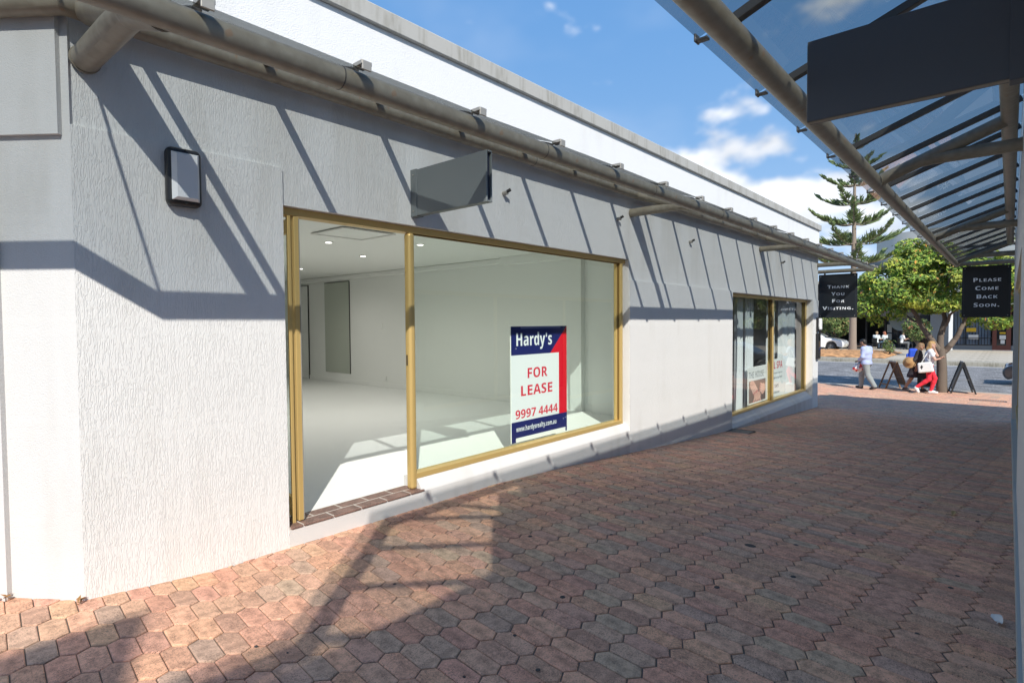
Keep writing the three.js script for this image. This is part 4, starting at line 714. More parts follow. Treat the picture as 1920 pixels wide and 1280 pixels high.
// ================================================================ ACROSS THE ROAD
{
  const dark = std('charcoal_cladding', { color: C(0.028, 0.027, 0.027), roughness: 0.7 }), darkFrame = std('black_joinery', { color: C(0.012, 0.011, 0.011), roughness: 0.5 }), inside = std('dim_interior', { color: C(0.05, 0.045, 0.04), roughness: 0.9 });
  const cafe = thing('cafe_building', 'dark fronted cafe building behind the seated people across the road', 'building', [-11, -2.21, -56]);
  new MB().box(-26, -4.6, -2.3, -1.95, -60, -55.6).box(-26, -4.6, 1.2, 3.2, -60, -55.6).build('wall', dark, cafe);
  new MB().box(-26, -4.6, -2.2, 1.2, -60, -59.8).build('rear_wall', inside, cafe);
  new MB().box(-26.3, -4.3, 3.2, 3.42, -60, -55.1).build('roof', M.concrete, cafe);
  const aw = new MB().box(-26, -4.6, 0.42, 0.75, -55.6, -53.4).build('awning', dark, cafe);
  new MB().box(-26, -4.6, 0.3, 0.78, -53.42, -53.36).build('awning_fascia', dark, aw);
  for (const x of [-24, -21.4, -18.8, -16.2, -13.6, -11.1, -9.1, -7.75, -6.0, -4.75]) new MB().box(x - 0.07, x + 0.07, -1.95, 1.2, -55.72, -55.55).build('post', darkFrame, cafe);
  for (const [a, b] of [[-23.9, -21.5], [-21.3, -18.9], [-18.7, -16.3], [-16.1, -13.7], [-13.5, -11.2], [-7.6, -6.1], [-5.9, -4.85]]) new MB().quad([a, -1.95, -55.62], [b, -1.95, -55.62], [b, 1.2, -55.62], [a, 1.2, -55.62]).build('glass_pane', M.darkGlass, cafe);
  const disc = new THREE.CylinderGeometry(0.85, 0.85, 0.03, 40); disc.rotateX(Math.PI / 2); disc.translate(-6.62, -0.02, -55.5);
  new MB().add(disc).build('round_sign', std('grey_disc', { color: C(0.3, 0.34, 0.34), roughness: 0.5 }), cafe);
  printed('window_lettering', print(256, 128, (c, w, h) => { c.fillStyle = '#101112'; c.fillRect(0, 0, w, h); c.fillStyle = '#b9bcbc'; c.font = '92px sans-serif'; c.fillText('OR', 60, 98); }), [-6.35, -2.0, -55.52], [-5.65, -2.0, -55.52], 0.36, cafe);
  new MB().box(-7.62, -7.3, -1.0, -0.35, -55.56, -55.52).box(-7.6, -7.3, -1.6, -1.1, -55.56, -55.52).build('menu_board', std('menu_paper', { color: C(0.4, 0.4, 0.38), roughness: 0.8 }), cafe);
  new MB().rbox(-7.62, -6.95, -2.2, -1.95, -54.9, -54.3, 0.03).build('planter', std('pale_crate', { color: C(0.3, 0.33, 0.36), roughness: 0.8 }), cafe);
  const lowWall = thing('low_wall', 'low dark timber wall along the edge of the cafe terrace', 'wall', [-16, -2.2, -51]);
  new MB().rbox(-26, -8.6, -2.3, -2.0, -50.6, -50.3, 0.02).build('wall', dark, lowWall); new MB().rbox(-26, -8.5, -2.0, -1.94, -50.65, -50.25, 0.01).build('coping', std('timber_coping', { color: C(0.16, 0.1, 0.065), roughness: 0.8 }), lowWall);

  const shop2 = thing('office_shop', 'grey shop front with vertical blinds and brown door across the road on the right', 'building', [-1, -2.21, -53]);
  const grey = std('grey_blue_wall', { color: C(0.22, 0.235, 0.255), roughness: 0.8 }), brown = std('brown_joinery', { color: C(0.15, 0.045, 0.03), roughness: 0.6 });
  new MB().box(-4.55, 14, -2.3, -2.18, -60, -52.6).box(-4.55, -3.45, -2.18, 3.0, -60, -53.1).box(-3.45, 14, 1.4, 3.0, -60, -53.1).build('wall', grey, shop2);
  new MB().box(-3.45, -0.95, -2.18, -1.86, -53.4, -53.1).box(-0.1, 14, -2.18, -1.86, -53.4, -53.1).build('stall_riser', std('grey_tiles', { color: C(0.16, 0.17, 0.18), roughness: 0.6 }), shop2);
  new MB().box(-4.7, 14.2, 3.0, 3.25, -60, -52.6).build('roof', M.concrete, shop2);
  new MB().box(-4.5, 14, -2.2, 1.4, -60, -59.8).build('rear_wall', inside, shop2);
  const aw2 = new MB().box(-4.4, 14, 1.0, 1.25, -53.1, -50.6).build('awning', std('awning_underside', { color: C(0.3, 0.3, 0.3), roughness: 0.8 }), shop2);
  new MB().box(-4.42, 14.02, 0.98, 1.45, -50.6, -50.54).build('awning_fascia', std('pale_fascia', { color: C(0.5, 0.5, 0.48), roughness: 0.7 }), aw2);
  const blind = std('vertical_blind', { color: C(0.36, 0.42, 0.5), roughness: 0.85 });
  for (let k = 0; k < 14; k++) { const x = -3.36 + k * 0.172; new MB().bar([x, -1.84, -53.3], [x, 1.35, -53.3], 0.15, 0.006, [0.45, 0, 1]).build('blind_slat', blind, shop2); }
  new MB().quad([-3.45, -1.86, -53.2], [-0.98, -1.86, -53.2], [-0.98, 1.4, -53.2], [-3.45, 1.4, -53.2]).build('glass_pane', phy('grey_pane', { color: C(0.6, 0.65, 0.7), transmission: 1, thickness: 0, roughness: 0, ior: 1.5 }), shop2);
  new MB().box(-3.45, -0.95, -1.86, -1.8, -53.16, -53.08).box(-2.5, -2.44, -1.8, 1.4, -53.16, -53.08).box(-1.72, -1.66, -1.8, -1.3, -53.16, -53.08).build('window_frame', darkFrame, shop2);
  new MB().box(-3.45, -0.95, -1.35, -1.3, -53.02, -52.98).build('hand_rail', darkFrame, shop2);
  const dr = new MB().box(-0.95, -0.72, -2.18, 1.4, -53.25, -53.05).box(-0.2, 0.05, -2.18, 1.4, -53.25, -53.05).box(-0.72, -0.2, -2.18, -1.85, -53.24, -53.06).build('door', brown, shop2);
  new MB().quad([-0.72, -1.85, -53.15], [-0.2, -1.85, -53.15], [-0.2, 1.4, -53.15], [-0.72, 1.4, -53.15]).build('glass_pane', M.darkGlass, dr);
  const paper = std('white_paper', { color: C(0.7, 0.7, 0.7), roughness: 0.8 }), yellow = std('yellow_notice', { color: C(0.62, 0.4, 0.02), roughness: 0.7 });
  for (const [x0, x1, y0, y1, m] of [[-2.28, -1.72, -1.4, -1.1, paper], [-2.4, -1.85, -0.88, -0.6, yellow], [-0.56, -0.22, -1.4, -1.12, paper], [-0.5, -0.28, -1.72, -1.45, paper], [-0.56, -0.24, -1.02, -0.9, yellow]]) new MB().box(x0, x1, y0, y1, -53.03, -53.02).build('notice', m, shop2);
  const post = thing('white_post', 'slim white post rising behind the street tree in front of the grey shop front', 'post', [-3.1, -2.21, -50.2]);
  new MB().rbox(-3.25, -3.03, -2.25, 1.0, -50.3, -50.1, 0.02).build('shaft', M.stuccoTop, post); new MB().rbox(-3.3, -2.98, -2.25, -2.1, -50.35, -50.05, 0.02).build('base', M.concrete, post);

  // large pale building with rounded canopy behind
  const hall = thing('rounded_hall', 'large pale grey building with a rounded canopy rising above the street tree', 'building', [-4, -2.9, -84]);
  const pale = std('pale_render', { color: C(0.6, 0.585, 0.53), roughness: 0.9 });
  const top = new THREE.CylinderGeometry(11, 11, 2.2, 64); top.scale(1, 1, 0.6); top.translate(-1.4, 8.75, -82); new MB().add(top).build('upper_drum', pale, hall);
  const rim = new THREE.TorusGeometry(10.6, 0.75, 14, 80); rim.rotateX(Math.PI / 2); rim.scale(1, 1, 0.62); rim.translate(-2.2, 6.5, -80.5); new MB().add(rim).build('rounded_canopy', std('grey_canopy', { color: C(0.2, 0.22, 0.22), roughness: 0.6 }), hall);
  const disc2 = new THREE.CylinderGeometry(10.7, 10.7, 1.3, 64); disc2.scale(1, 1, 0.62); disc2.translate(-2.2, 6.5, -80.5); new MB().add(disc2).build('canopy_deck', std('grey_canopy_deck', { color: C(0.2, 0.22, 0.22), roughness: 0.6 }), hall);
  new MB().box(-11, 22, -2.9, 7.6, -98, -82).build('wall', pale, hall);
  for (let k = 0; k < 9; k++) new MB().box(-10 + k * 3.4, -8.2 + k * 3.4, 0, 4.6, -82.06, -81.98).build('window', M.darkGlass, hall);
}

// ---------------------------------------------------------------- cars
function car(label, paint, pos, yaw) { // local: nose towards +x, wheels on y = 0
  const t = new THREE.Group(); t.name = numbered('parked_car'); scene.add(t); tag(t, label, 'car'); t.position.set(...pos); t.rotation.y = yaw;
  const side = (pts) => { const s = new THREE.Shape(); s.moveTo(...pts[0]); for (const p of pts.slice(1)) p.length === 2 ? s.lineTo(...p) : p.length === 4 ? s.quadraticCurveTo(...p) : s.absarc(...p); return s; };
  const body = side([[-2.1, 0.32], [-1.72, 0.25], [-1.3, 0.31, 0.37, Math.PI, 0, true], [1.0, 0.2], [1.37, 0.31, 0.37, Math.PI, 0, true], [2.05, 0.22], [2.2, 0.28, 2.22, 0.5], [2.2, 0.66, 2.02, 0.74], [1.6, 0.88, 0.95, 0.95], [-1.2, 0.98], [-1.9, 0.98, 2.1, 0.96], [-2.2, 0.94, -2.2, 0.6]].map((p, i) => i === 10 ? [-1.95, 0.98, -2.1, 0.9] : p));
  const g = new THREE.ExtrudeGeometry(body, { depth: 1.56, bevelEnabled: true, bevelThickness: 0.1, bevelSize: 0.07, bevelOffset: -0.07, bevelSegments: 4, curveSegments: 20 }); g.translate(0, 0, -0.78);
  new MB().add(g).build('body', paint, t);
  const cab = side([[0.98, 0.94], [0.3, 1.38, -0.15, 1.42], [-1.0, 1.46, -1.35, 1.3], [-1.75, 1.12, -1.95, 0.94]]);
  const cg = new THREE.ExtrudeGeometry(cab, { depth: 1.24, bevelEnabled: true, bevelThickness: 0.16, bevelSize: 0.1, bevelOffset: -0.1, bevelSegments: 4, curveSegments: 16 }); cg.translate(0, 0, -0.62);
  const roof = new MB().add(cg).build('cabin', paint, t);
  new MB().quad([0.99, 0.955, -0.6], [0.99, 0.955, 0.6], [-0.02, 1.385, 0.52], [-0.02, 1.385, -0.52]).build('windscreen', M.darkGlass, roof);
  for (const s of [-1, 1]) {
    new MB().quad([0.62, 0.99, s * 0.79], [-0.32, 0.99, s * 0.79], [-0.32, 1.34, s * 0.735], [0.08, 1.33, s * 0.735]).build('side_window', M.darkGlass, roof);
    new MB().quad([-0.4, 0.99, s * 0.79], [-1.45, 0.99, s * 0.79], [-1.15, 1.29, s * 0.74], [-0.4, 1.34, s * 0.735]).build('side_window', M.darkGlass, roof);
    new MB().rbox(0.45, 0.62, 0.98, 1.1, s * 0.86, s * 1.02, 0.03).build('mirror', paint, t);
    const l = new MB().rbox(1.78, 2.13, 0.6, 0.73, s * 0.5, s * 0.83, 0.05, 3).build('headlight', std('headlight_lens', { color: C(0.55, 0.57, 0.6), roughness: 0.12, metalness: 0.6 }), t);
    const bulb = new THREE.SphereGeometry(0.045, 12, 8); bulb.translate(2.11, 0.665, s * 0.64); new MB().add(bulb).build('lens', M.darkGlass, l);
    for (const x of [-1.3, 1.37]) {
      const ty = new THREE.TorusGeometry(0.24, 0.085, 12, 28); ty.translate(x, 0.31, s * 0.78); const w = new MB().add(ty).build('wheel', M.black, t);
      const rim = new THREE.CylinderGeometry(0.2, 0.2, 0.05, 24); rim.rotateX(Math.PI / 2); rim.translate(x, 0.31, s * 0.78); const rm = new MB().add(rim); new MB().add(rim.clone()).build('brake_disc', M.iron, w);
      const sp = new MB(); for (let k = 0; k < 10; k++) { const a = (k / 10) * 6.283; sp.bar([x + Math.cos(a) * 0.04, 0.31 + Math.sin(a) * 0.04, s * 0.825], [x + Math.cos(a) * 0.205, 0.31 + Math.sin(a) * 0.205, s * 0.82], 0.03, 0.03, [0, 0, 1]); } const rr = new THREE.TorusGeometry(0.205, 0.014, 8, 28); rr.translate(x, 0.31, s * 0.825); sp.add(rr); sp.build('rim', M.steel, w);
    }
  }
  new MB().rbox(2.12, 2.2, 0.36, 0.56, -0.42, 0.42, 0.03).build('grille', M.black, t);
  new MB().rbox(2.15, 2.215, 0.36, 0.46, -0.24, 0.24, 0.005).build('number_plate', std('plate_white', { color: C(0.6, 0.6, 0.5), roughness: 0.5 }), t);
  new MB().box(-1.2, 1.2, 0.24, 0.3, -0.85, 0.85).build('sill_trim', M.black, t);
  t.traverse((o) => { if (o.isMesh) o.castShadow = true; });
  return t;
}
car('white car with its nose showing beyond the bark bed on the left', phy('white_car_paint', { color: C(0.8, 0.8, 0.8), roughness: 0.25, clearcoat: 1, clearcoatRoughness: 0.05 }), [-11.3, -2.21, -47.9], 0);
car('dark car with only its nose showing at the right end of the road', phy('dark_car_paint', { color: C(0.022, 0.022, 0.026), roughness: 0.3, clearcoat: 1, clearcoatRoughness: 0.05 }), [2.02, -2.425, -28.4], Math.PI);

// ---------------------------------------------------------------- A-frame boards
function aFrame(label, pos, yaw, h, w, spread, frameMat, panelMat, open) {
  const t = new THREE.Group(); t.name = numbered('a_frame_sign'); scene.add(t); tag(t, label, 'a-frame sign'); t.position.set(...pos); t.rotation.y = yaw;
  for (const s of [-1, 1]) {
    const b = (z0, z1, y0, y1) => [[s * spread * (1 - y0 / h), y0, z0], [s * spread * (1 - y1 / h), y1, z1]];
    const up = new MB(); for (const z of [-w / 2, w / 2]) up.bar(...b(z, z, 0, h), 0.045, 0.045); up.bar(...b(-w / 2, w / 2, h - 0.03, h - 0.03), 0.045, 0.045); up.bar(...b(-w / 2, w / 2, 0.16, 0.16), 0.045, 0.045);
    const f = up.build('leg_frame', frameMat, t);
    if (!open || s > 0) new MB().quad([s * (spread * (1 - 0.18 / h)), 0.18, -w / 2 + 0.02], [s * (spread * (1 - 0.18 / h)), 0.18, w / 2 - 0.02], [s * (spread * (0.06 / h)), h - 0.06, w / 2 - 0.02], [s * (spread * (0.06 / h)), h - 0.06, -w / 2 + 0.02]).build('panel', panelMat, f);
  }
  new MB().bar([-spread * 0.55, h * 0.45, w / 2 + 0.01], [spread * 0.55, h * 0.45, w / 2 + 0.01], 0.012, 0.012).build('stay', M.steel, t);
  new MB().pipe([[0, h, -w / 2], [0, h, w / 2]], 0.02, 8).build('hinge', M.clip, t);
}
aFrame('brown timber A-frame board standing on the pavement between the man and the walking women', [-3.06, gy(-23.7), -23.75], 0.5, 0.95, 0.55, 0.34, std('brown_timber', { color: C(0.22, 0.125, 0.06), roughness: 0.7 }), std('brown_panel', { color: C(0.13, 0.075, 0.04), roughness: 0.7 }), true);
aFrame('black A-frame board standing on the pavement right of the street tree', [-1.16, gy(-23.6), -23.65], 0.18, 1.02, 0.6, 0.32, std('black_metal', { color: C(0.02, 0.022, 0.022), roughness: 0.4 }), std('blackboard', { color: C(0.03, 0.032, 0.034), roughness: 0.35 }), false);

// ================================================================ PEOPLE
function surfaceNets(f, lo, hi, h) { // a smooth closed skin round f < 0
  const n = [0, 1, 2].map((k) => Math.ceil((hi[k] - lo[k]) / h) + 1), val = new Float32Array(n[0] * n[1] * n[2]), id = (i, j, k) => (k * n[1] + j) * n[0] + i;
  for (let k = 0; k < n[2]; k++) for (let j = 0; j < n[1]; j++) for (let i = 0; i < n[0]; i++) val[id(i, j, k)] = f(lo[0] + i * h, lo[1] + j * h, lo[2] + k * h);
  const vert = new Int32Array(val.length).fill(-1), pos = [], idx = [];
  for (let k = 0; k < n[2] - 1; k++) for (let j = 0; j < n[1] - 1; j++) for (let i = 0; i < n[0] - 1; i++) {
    let m = 0, sx = 0, sy = 0, sz = 0; const c = [];
    for (let q = 0; q < 8; q++) c.push(val[id(i + (q & 1), j + ((q >> 1) & 1), k + (q >> 2))]);
    for (let q = 0; q < 8; q++) for (const b of [1, 2, 4]) if (!(q & b)) { const a0 = c[q], a1 = c[q | b]; if (a0 < 0 !== a1 < 0) { const t = a0 / (a0 - a1); sx += (q & 1) + (b === 1 ? t : 0); sy += ((q >> 1) & 1) + (b === 2 ? t : 0); sz += (q >> 2) + (b === 4 ? t : 0); m++; } }
    if (m) { vert[id(i, j, k)] = pos.length / 3; pos.push(lo[0] + (i + sx / m) * h, lo[1] + (j + sy / m) * h, lo[2] + (k + sz / m) * h); }
  }
  const quad = (a, b, c, d, flip) => { if (a < 0 || b < 0 || c < 0 || d < 0) return; flip ? idx.push(a, c, b, a, d, c) : idx.push(a, b, c, a, c, d); };
  for (let k = 1; k < n[2] - 1; k++) for (let j = 1; j < n[1] - 1; j++) for (let i = 1; i < n[0] - 1; i++) {
    const a = val[id(i, j, k)] < 0;
    if (a !== val[id(i + 1, j, k)] < 0) quad(vert[id(i, j - 1, k - 1)], vert[id(i, j, k - 1)], vert[id(i, j, k)], vert[id(i, j - 1, k)], !a);
    if (a !== val[id(i, j + 1, k)] < 0) quad(vert[id(i - 1, j, k - 1)], vert[id(i - 1, j, k)], vert[id(i, j, k)], vert[id(i, j, k - 1)], !a);
    if (a !== val[id(i, j, k + 1)] < 0) quad(vert[id(i - 1, j - 1, k)], vert[id(i, j - 1, k)], vert[id(i, j, k)], vert[id(i - 1, j, k)], !a);
  }
  const g = new THREE.BufferGeometry(); g.setAttribute('position', new THREE.Float32BufferAttribute(pos, 3)); g.setIndex(idx); g.computeVertexNormals(); return g;
}
function capDist(c, x, y, z) { const [a, b, ra, rb] = c, dx = b[0] - a[0], dy = b[1] - a[1], dz = b[2] - a[2], L = dx * dx + dy * dy + dz * dz || 1e-9, t = Math.min(1, Math.max(0, ((x - a[0]) * dx + (y - a[1]) * dy + (z - a[2]) * dz) / L)), ex = x - a[0] - dx * t, ey = y - a[1] - dy * t, ez = z - a[2] - dz * t; return Math.sqrt(ex * ex + ey * ey + ez * ez) - ra - (rb - ra) * t; }
const union = (caps, k) => (x, y, z) => { let d = 1e3; for (const c of caps) { const e = capDist(c, x, y, z), h = Math.max(k - Math.abs(d - e), 0) / k; d = Math.min(d, e) - h * h * k * 0.25; } return d; };
function bounds(caps, pad) { const lo = [1e9, 1e9, 1e9], hi = [-1e9, -1e9, -1e9]; for (const [a, b, ra, rb] of caps) for (let k = 0; k < 3; k++) { lo[k] = Math.min(lo[k], a[k] - ra, b[k] - rb); hi[k] = Math.max(hi[k], a[k] + ra, b[k] + rb); } return [lo.map((v) => v - pad), hi.map((v) => v + pad)]; }
function skin(caps, k, h, cut) { const f = union(caps, k), [lo, hi] = bounds(caps, h * 3); return surfaceNets(cut ? (x, y, z) => Math.max(f(x, y, z), cut(x, y, z)) : f, lo, hi, h); }
const mixp = (a, b, t) => a.map((v, k) => lerp(v, b[k], t));
const skinMat = (r, g, b) => std('skin', { color: C(r, g, b), roughness: 0.6 });
const cloth = (name, r, g, b) => std(name, { color: C(r, g, b), roughness: 0.9, bumpMap: rep(grainTex, 0.12), bumpScale: 0.001 });
function hand(w, dir, side, curl) { // palm, four unequal bent fingers and a thumb from the side of the palm
  const D = new THREE.Vector3(...dir).normalize(), S = new THREE.Vector3(...side).addScaledVector(D, -D.dot(new THREE.Vector3(...side))).normalize(), U = D.clone().cross(S), at = (d, s, u) => [w[0] + D.x * d + S.x * s + U.x * u, w[1] + D.y * d + S.y * s + U.y * u, w[2] + D.z * d + S.z * s + U.z * u], c = [];
  c.push([at(0.0, 0, 0), at(0.05, 0.018, 0), 0.026, 0.02], [at(0.0, 0, 0), at(0.05, -0.018, 0), 0.026, 0.02], [at(0.05, -0.025, 0), at(0.075, 0.025, 0), 0.015, 0.015]);
  [0.07, 0.08, 0.075, 0.058].forEach((l, i) => { const s = -0.03 + i * 0.02, a = at(0.08, s, 0), b = at(0.08 + l * 0.5, s * 1.08, -curl * l * 0.25), e = at(0.08 + l * (0.95 - curl * 0.4), s * 1.1, -curl * l * 0.75); c.push([a, b, 0.0095, 0.009], [b, e, 0.009, 0.0075]); });
  c.push([at(0.025, -0.03, 0), at(0.055, -0.055, -0.012), 0.013, 0.011], [at(0.055, -0.055, -0.012), at(0.085, -0.058, -0.03 * curl - 0.008), 0.011, 0.008]);
  return skin(c, 0.008, 0.0045);
}
function head(h, yaw, nod) { // returns [face geometry, place(p)]
  const cy = Math.cos(yaw), sy = Math.sin(yaw), cn = Math.cos(nod), sn = Math.sin(nod);
  const at = (x, y, z) => { const X = x * cn + y * sn, Y = -x * sn + y * cn; return [h[0] + X * cy - z * sy, h[1] + Y, h[2] + X * sy + z * cy]; };
  const c = [[at(-0.022, 0.035, 0), at(0.012, 0.035, 0), 0.083, 0.077], [at(0.03, -0.045, 0), at(0.052, -0.075, 0), 0.052, 0.036], [at(0.02, -0.03, 0.03), at(0.02, -0.03, -0.03), 0.048, 0.048], [at(0.086, 0.012, 0), at(0.104, -0.022, 0), 0.008, 0.014], [at(0.075, 0.025, 0.03), at(0.075, 0.025, -0.03), 0.014, 0.014], [at(0.083, -0.052, 0.016), at(0.083, -0.052, -0.016), 0.009, 0.009], [at(-0.005, 0.02, 0.079), at(-0.012, -0.02, 0.078), 0.015, 0.011], [at(-0.005, 0.02, -0.079), at(-0.012, -0.02, -0.078), 0.015, 0.011]];
  return [skin(c, 0.02, 0.007), at];
}
function person(o) {
  const t = new THREE.Group(); t.name = numbered('person'); scene.add(t); tag(t, o.label, 'person'); t.position.set(...o.pos); t.rotation.y = o.yaw; const sc = o.scale ?? 1; t.scale.setScalar(sc);
  const J = o.J, W = o.w ?? 1, sh = J.shoulders, hp = J.hips, mid = (a) => mixp(a[0], a[1], 0.5), chest = mid(sh), pel = mid(hp), side = (a, s) => [mixp(mid(a), a[0], s), mixp(mid(a), a[1], s)];
  const waist = mixp(pel, chest, 0.42), ws = side(hp, 0.75).map((p) => p.map((v, k) => v + waist[k] - pel[k])), bust = mixp(pel, chest, 0.75), bs = side(sh, 0.5).map((p) => p.map((v, k) => v + bust[k] - chest[k]));
  const torso = [[hp[0], hp[1], 0.098 * W, 0.098 * W], [ws[0], ws[1], 0.092 * W, 0.092 * W], [bs[0], bs[1], 0.105 * W, 0.105 * W], [sh[0], sh[1], 0.056, 0.056], [pel, waist, 0.105 * W, 0.1 * W], [waist, bust, 0.1 * W, 0.11 * W], [bust, chest, 0.1 * W, 0.07]];
  const arms = [0, 1].flatMap((i) => [[sh[i], J.elbows[i], 0.053 * W, 0.041 * W], [J.elbows[i], J.wrists[i], 0.041 * W, 0.028]]);
  const legs = [0, 1].flatMap((i) => [[hp[i], J.knees[i], 0.087 * W, 0.057 * W], [J.knees[i], mixp(J.knees[i], J.ankles[i], 0.3), 0.057 * W, 0.056 * W], [mixp(J.knees[i], J.ankles[i], 0.3), J.ankles[i], 0.056 * W, 0.038]]);
  const feet = [0, 1].map((i) => [J.ankles[i], J.toes[i], 0.04, 0.032]);
  const neck = [[chest, mixp(chest, J.head, 0.75), 0.06, 0.05]];
  const [hg, hat] = head(J.head, J.look ?? 0, J.nod ?? 0);
  const hands = [0, 1].map((i) => hand(J.wrists[i], J.handDir?.[i] ?? mixp(J.wrists[i], J.elbows[i], -1).map((v, k) => v - J.wrists[i][k]), i ? [0.6, 0, -1] : [0.6, 0, 1], J.curl ?? 0.7));
  const body = mergeGeometries([skin([...torso, ...arms, ...legs, ...feet, ...neck], 0.035, 0.018), hg, ...hands].map((g) => { const q = g.toNonIndexed(); return q; }));
  new MB().add(body).build('body', o.skin, t);
  const eye = std('eye', { color: C(0.03, 0.025, 0.02), roughness: 0.2 });
  for (const z of [-0.031, 0.031]) { const e = new THREE.SphereGeometry(0.0095, 10, 8); e.translate(...hat(0.082, 0.006, z)); new MB().add(e).build('eye', eye, t); }
  // hair
  const H = o.hair, hc = [[hat(-0.032, 0.045, 0), hat(0.004, 0.055, 0), 0.088, 0.08], [hat(-0.045, 0.0, 0), hat(-0.05, -0.04, 0), 0.07, 0.05]];
  if (H.long) hc.push([hat(-0.06, 0, 0), hat(-0.085, -0.14, 0.01), 0.068, 0.062], [hat(-0.085, -0.14, 0.01), hat(-0.1, -0.3, 0.02), 0.06, 0.022], [hat(-0.03, -0.02, 0.06), hat(-0.05, -0.17, 0.075), 0.035, 0.024], [hat(-0.03, -0.02, -0.06), hat(-0.05, -0.17, -0.075), 0.035, 0.024]);
  const hf = [hat(0.062, 0.05, 0), hat(0.1, -0.06, 0)];
  new MB().add(skin(hc, 0.03, 0.009, (x, y, z) => 0.062 - Math.hypot(x - hf[1][0], y - hf[1][1], z - hf[1][2]) + 0.02)).build('hair', std('hair', { color: C(...H.color), roughness: 0.55 }), t);
  for (const c of o.clothes) {
    const grow = (l, e) => l.map(([a, b, ra, rb]) => [a, b, ra + e, rb + e]), part = (l, s) => l.flatMap(([a, b, ra, rb], i) => [[a, mixp(a, b, s), ra, lerp(ra, rb, s)]]);
    let caps = [], cut;
    if (c.kind === 'top') { caps = grow(torso, c.e ?? 0.015); for (const i of [0, 1]) { caps.push(...grow(c.sleeve >= 1 ? [arms[i * 2], [arms[i * 2 + 1][0], mixp(arms[i * 2 + 1][0], arms[i * 2 + 1][1], c.sleeve - 1), 0.043, 0.038]] : part([arms[i * 2]], c.sleeve), 0.016)); } caps.push([pel, [pel[0], pel[1] - 0.05, pel[2]], 0.115 * W, 0.12 * W]); cut = (x, y) => c.hem - y; }
    if (c.kind === 'trousers') { caps = [...grow(torso.slice(0, 1), 0.014), [pel, waist, 0.112 * W, 0.1 * W]]; for (const i of [0, 1]) caps.push(...grow(c.length >= 1 ? legs.slice(i * 3, i * 3 + 3).map((q, n2) => (n2 === 2 ? [q[0], mixp(q[0], q[1], 0.97), q[2], q[3] + (c.flare ?? 0)] : q)) : part([legs[i * 3]], c.length), c.e ?? 0.016)); const top = waist[1] + 0.03; cut = (x, y) => y - top; }
    if (c.kind === 'skirt') { caps = [[pel, waist, 0.13 * W, 0.11 * W], ...[0, 1].flatMap((i) => [[hp[i], mixp(J.hips[i], J.knees[i], 0.85), 0.125 * W, 0.15 * W]]), [mixp(J.hips[0], J.knees[0], 0.8), mixp(J.hips[1], J.knees[1], 0.8), 0.13, 0.13]]; const lo = Math.min(J.knees[0][1], J.knees[1][1]) + 0.02; cut = (x, y) => lo - y; }
    if (c.kind === 'shoes') { for (const i of [0, 1]) { const a = J.ankles[i], b = J.toes[i], d = mixp(a, b, -0.35); caps = [[[lerp(a[0], d[0], 0.6), a[1] - 0.035, a[2]], [b[0], b[1] - 0.004, b[2]], 0.046, 0.038], [a, mixp(a, b, 0.5), 0.048, 0.044]]; new MB().add(skin(caps, 0.02, 0.01)).build('shoe', c.mat, t); } continue; }
    new MB().add(skin(caps, c.k ?? 0.045, 0.016, cut)).build(c.name, c.mat, t);
  }
  return t;
}
const worldOf = (t, p) => { t.updateMatrixWorld(true); return new THREE.Vector3(...p).applyMatrix4(t.matrixWorld).toArray(); };

// man with the plastic bag, walking to the left
const man = person({ label: 'man in pale blue shirt and grey trousers walking left with a plastic bag', pos: [-3.72, gy(-22.9) + 0.005, -22.9], yaw: Math.PI - 0.25, skin: skinMat(0.3, 0.17, 0.11), w: 1.08,
  J: { head: [0.13, 1.6, 0.0], nod: 0.32, look: 0.0, shoulders: [[0.03, 1.4, -0.185], [0.0, 1.4, 0.185]], hips: [[0.0, 0.9, -0.088], [0.0, 0.9, 0.088]], elbows: [[0.03, 1.12, -0.25], [0.02, 1.11, 0.25]], wrists: [[0.23, 0.98, -0.1], [0.22, 0.95, 0.12]], curl: 1, knees: [[-0.08, 0.49, -0.09], [0.2, 0.5, 0.09]], ankles: [[-0.3, 0.12, -0.09], [0.22, 0.085, 0.09]], toes: [[-0.17, 0.045, -0.1], [0.37, 0.05, 0.1]] },
  hair: { color: [0.018, 0.015, 0.013] },
  clothes: [{ kind: 'trousers', name: 'trousers', length: 1, e: 0.022, flare: 0.012, mat: cloth('grey_twill', 0.26, 0.29, 0.29) }, { kind: 'top', name: 'shirt', sleeve: 1.75, e: 0.03, hem: 0.86, mat: cloth('pale_blue_cotton', 0.4, 0.47, 0.7) }, { kind: 'shoes', mat: std('black_leather', { color: C(0.025, 0.025, 0.028), roughness: 0.4 }) }] });
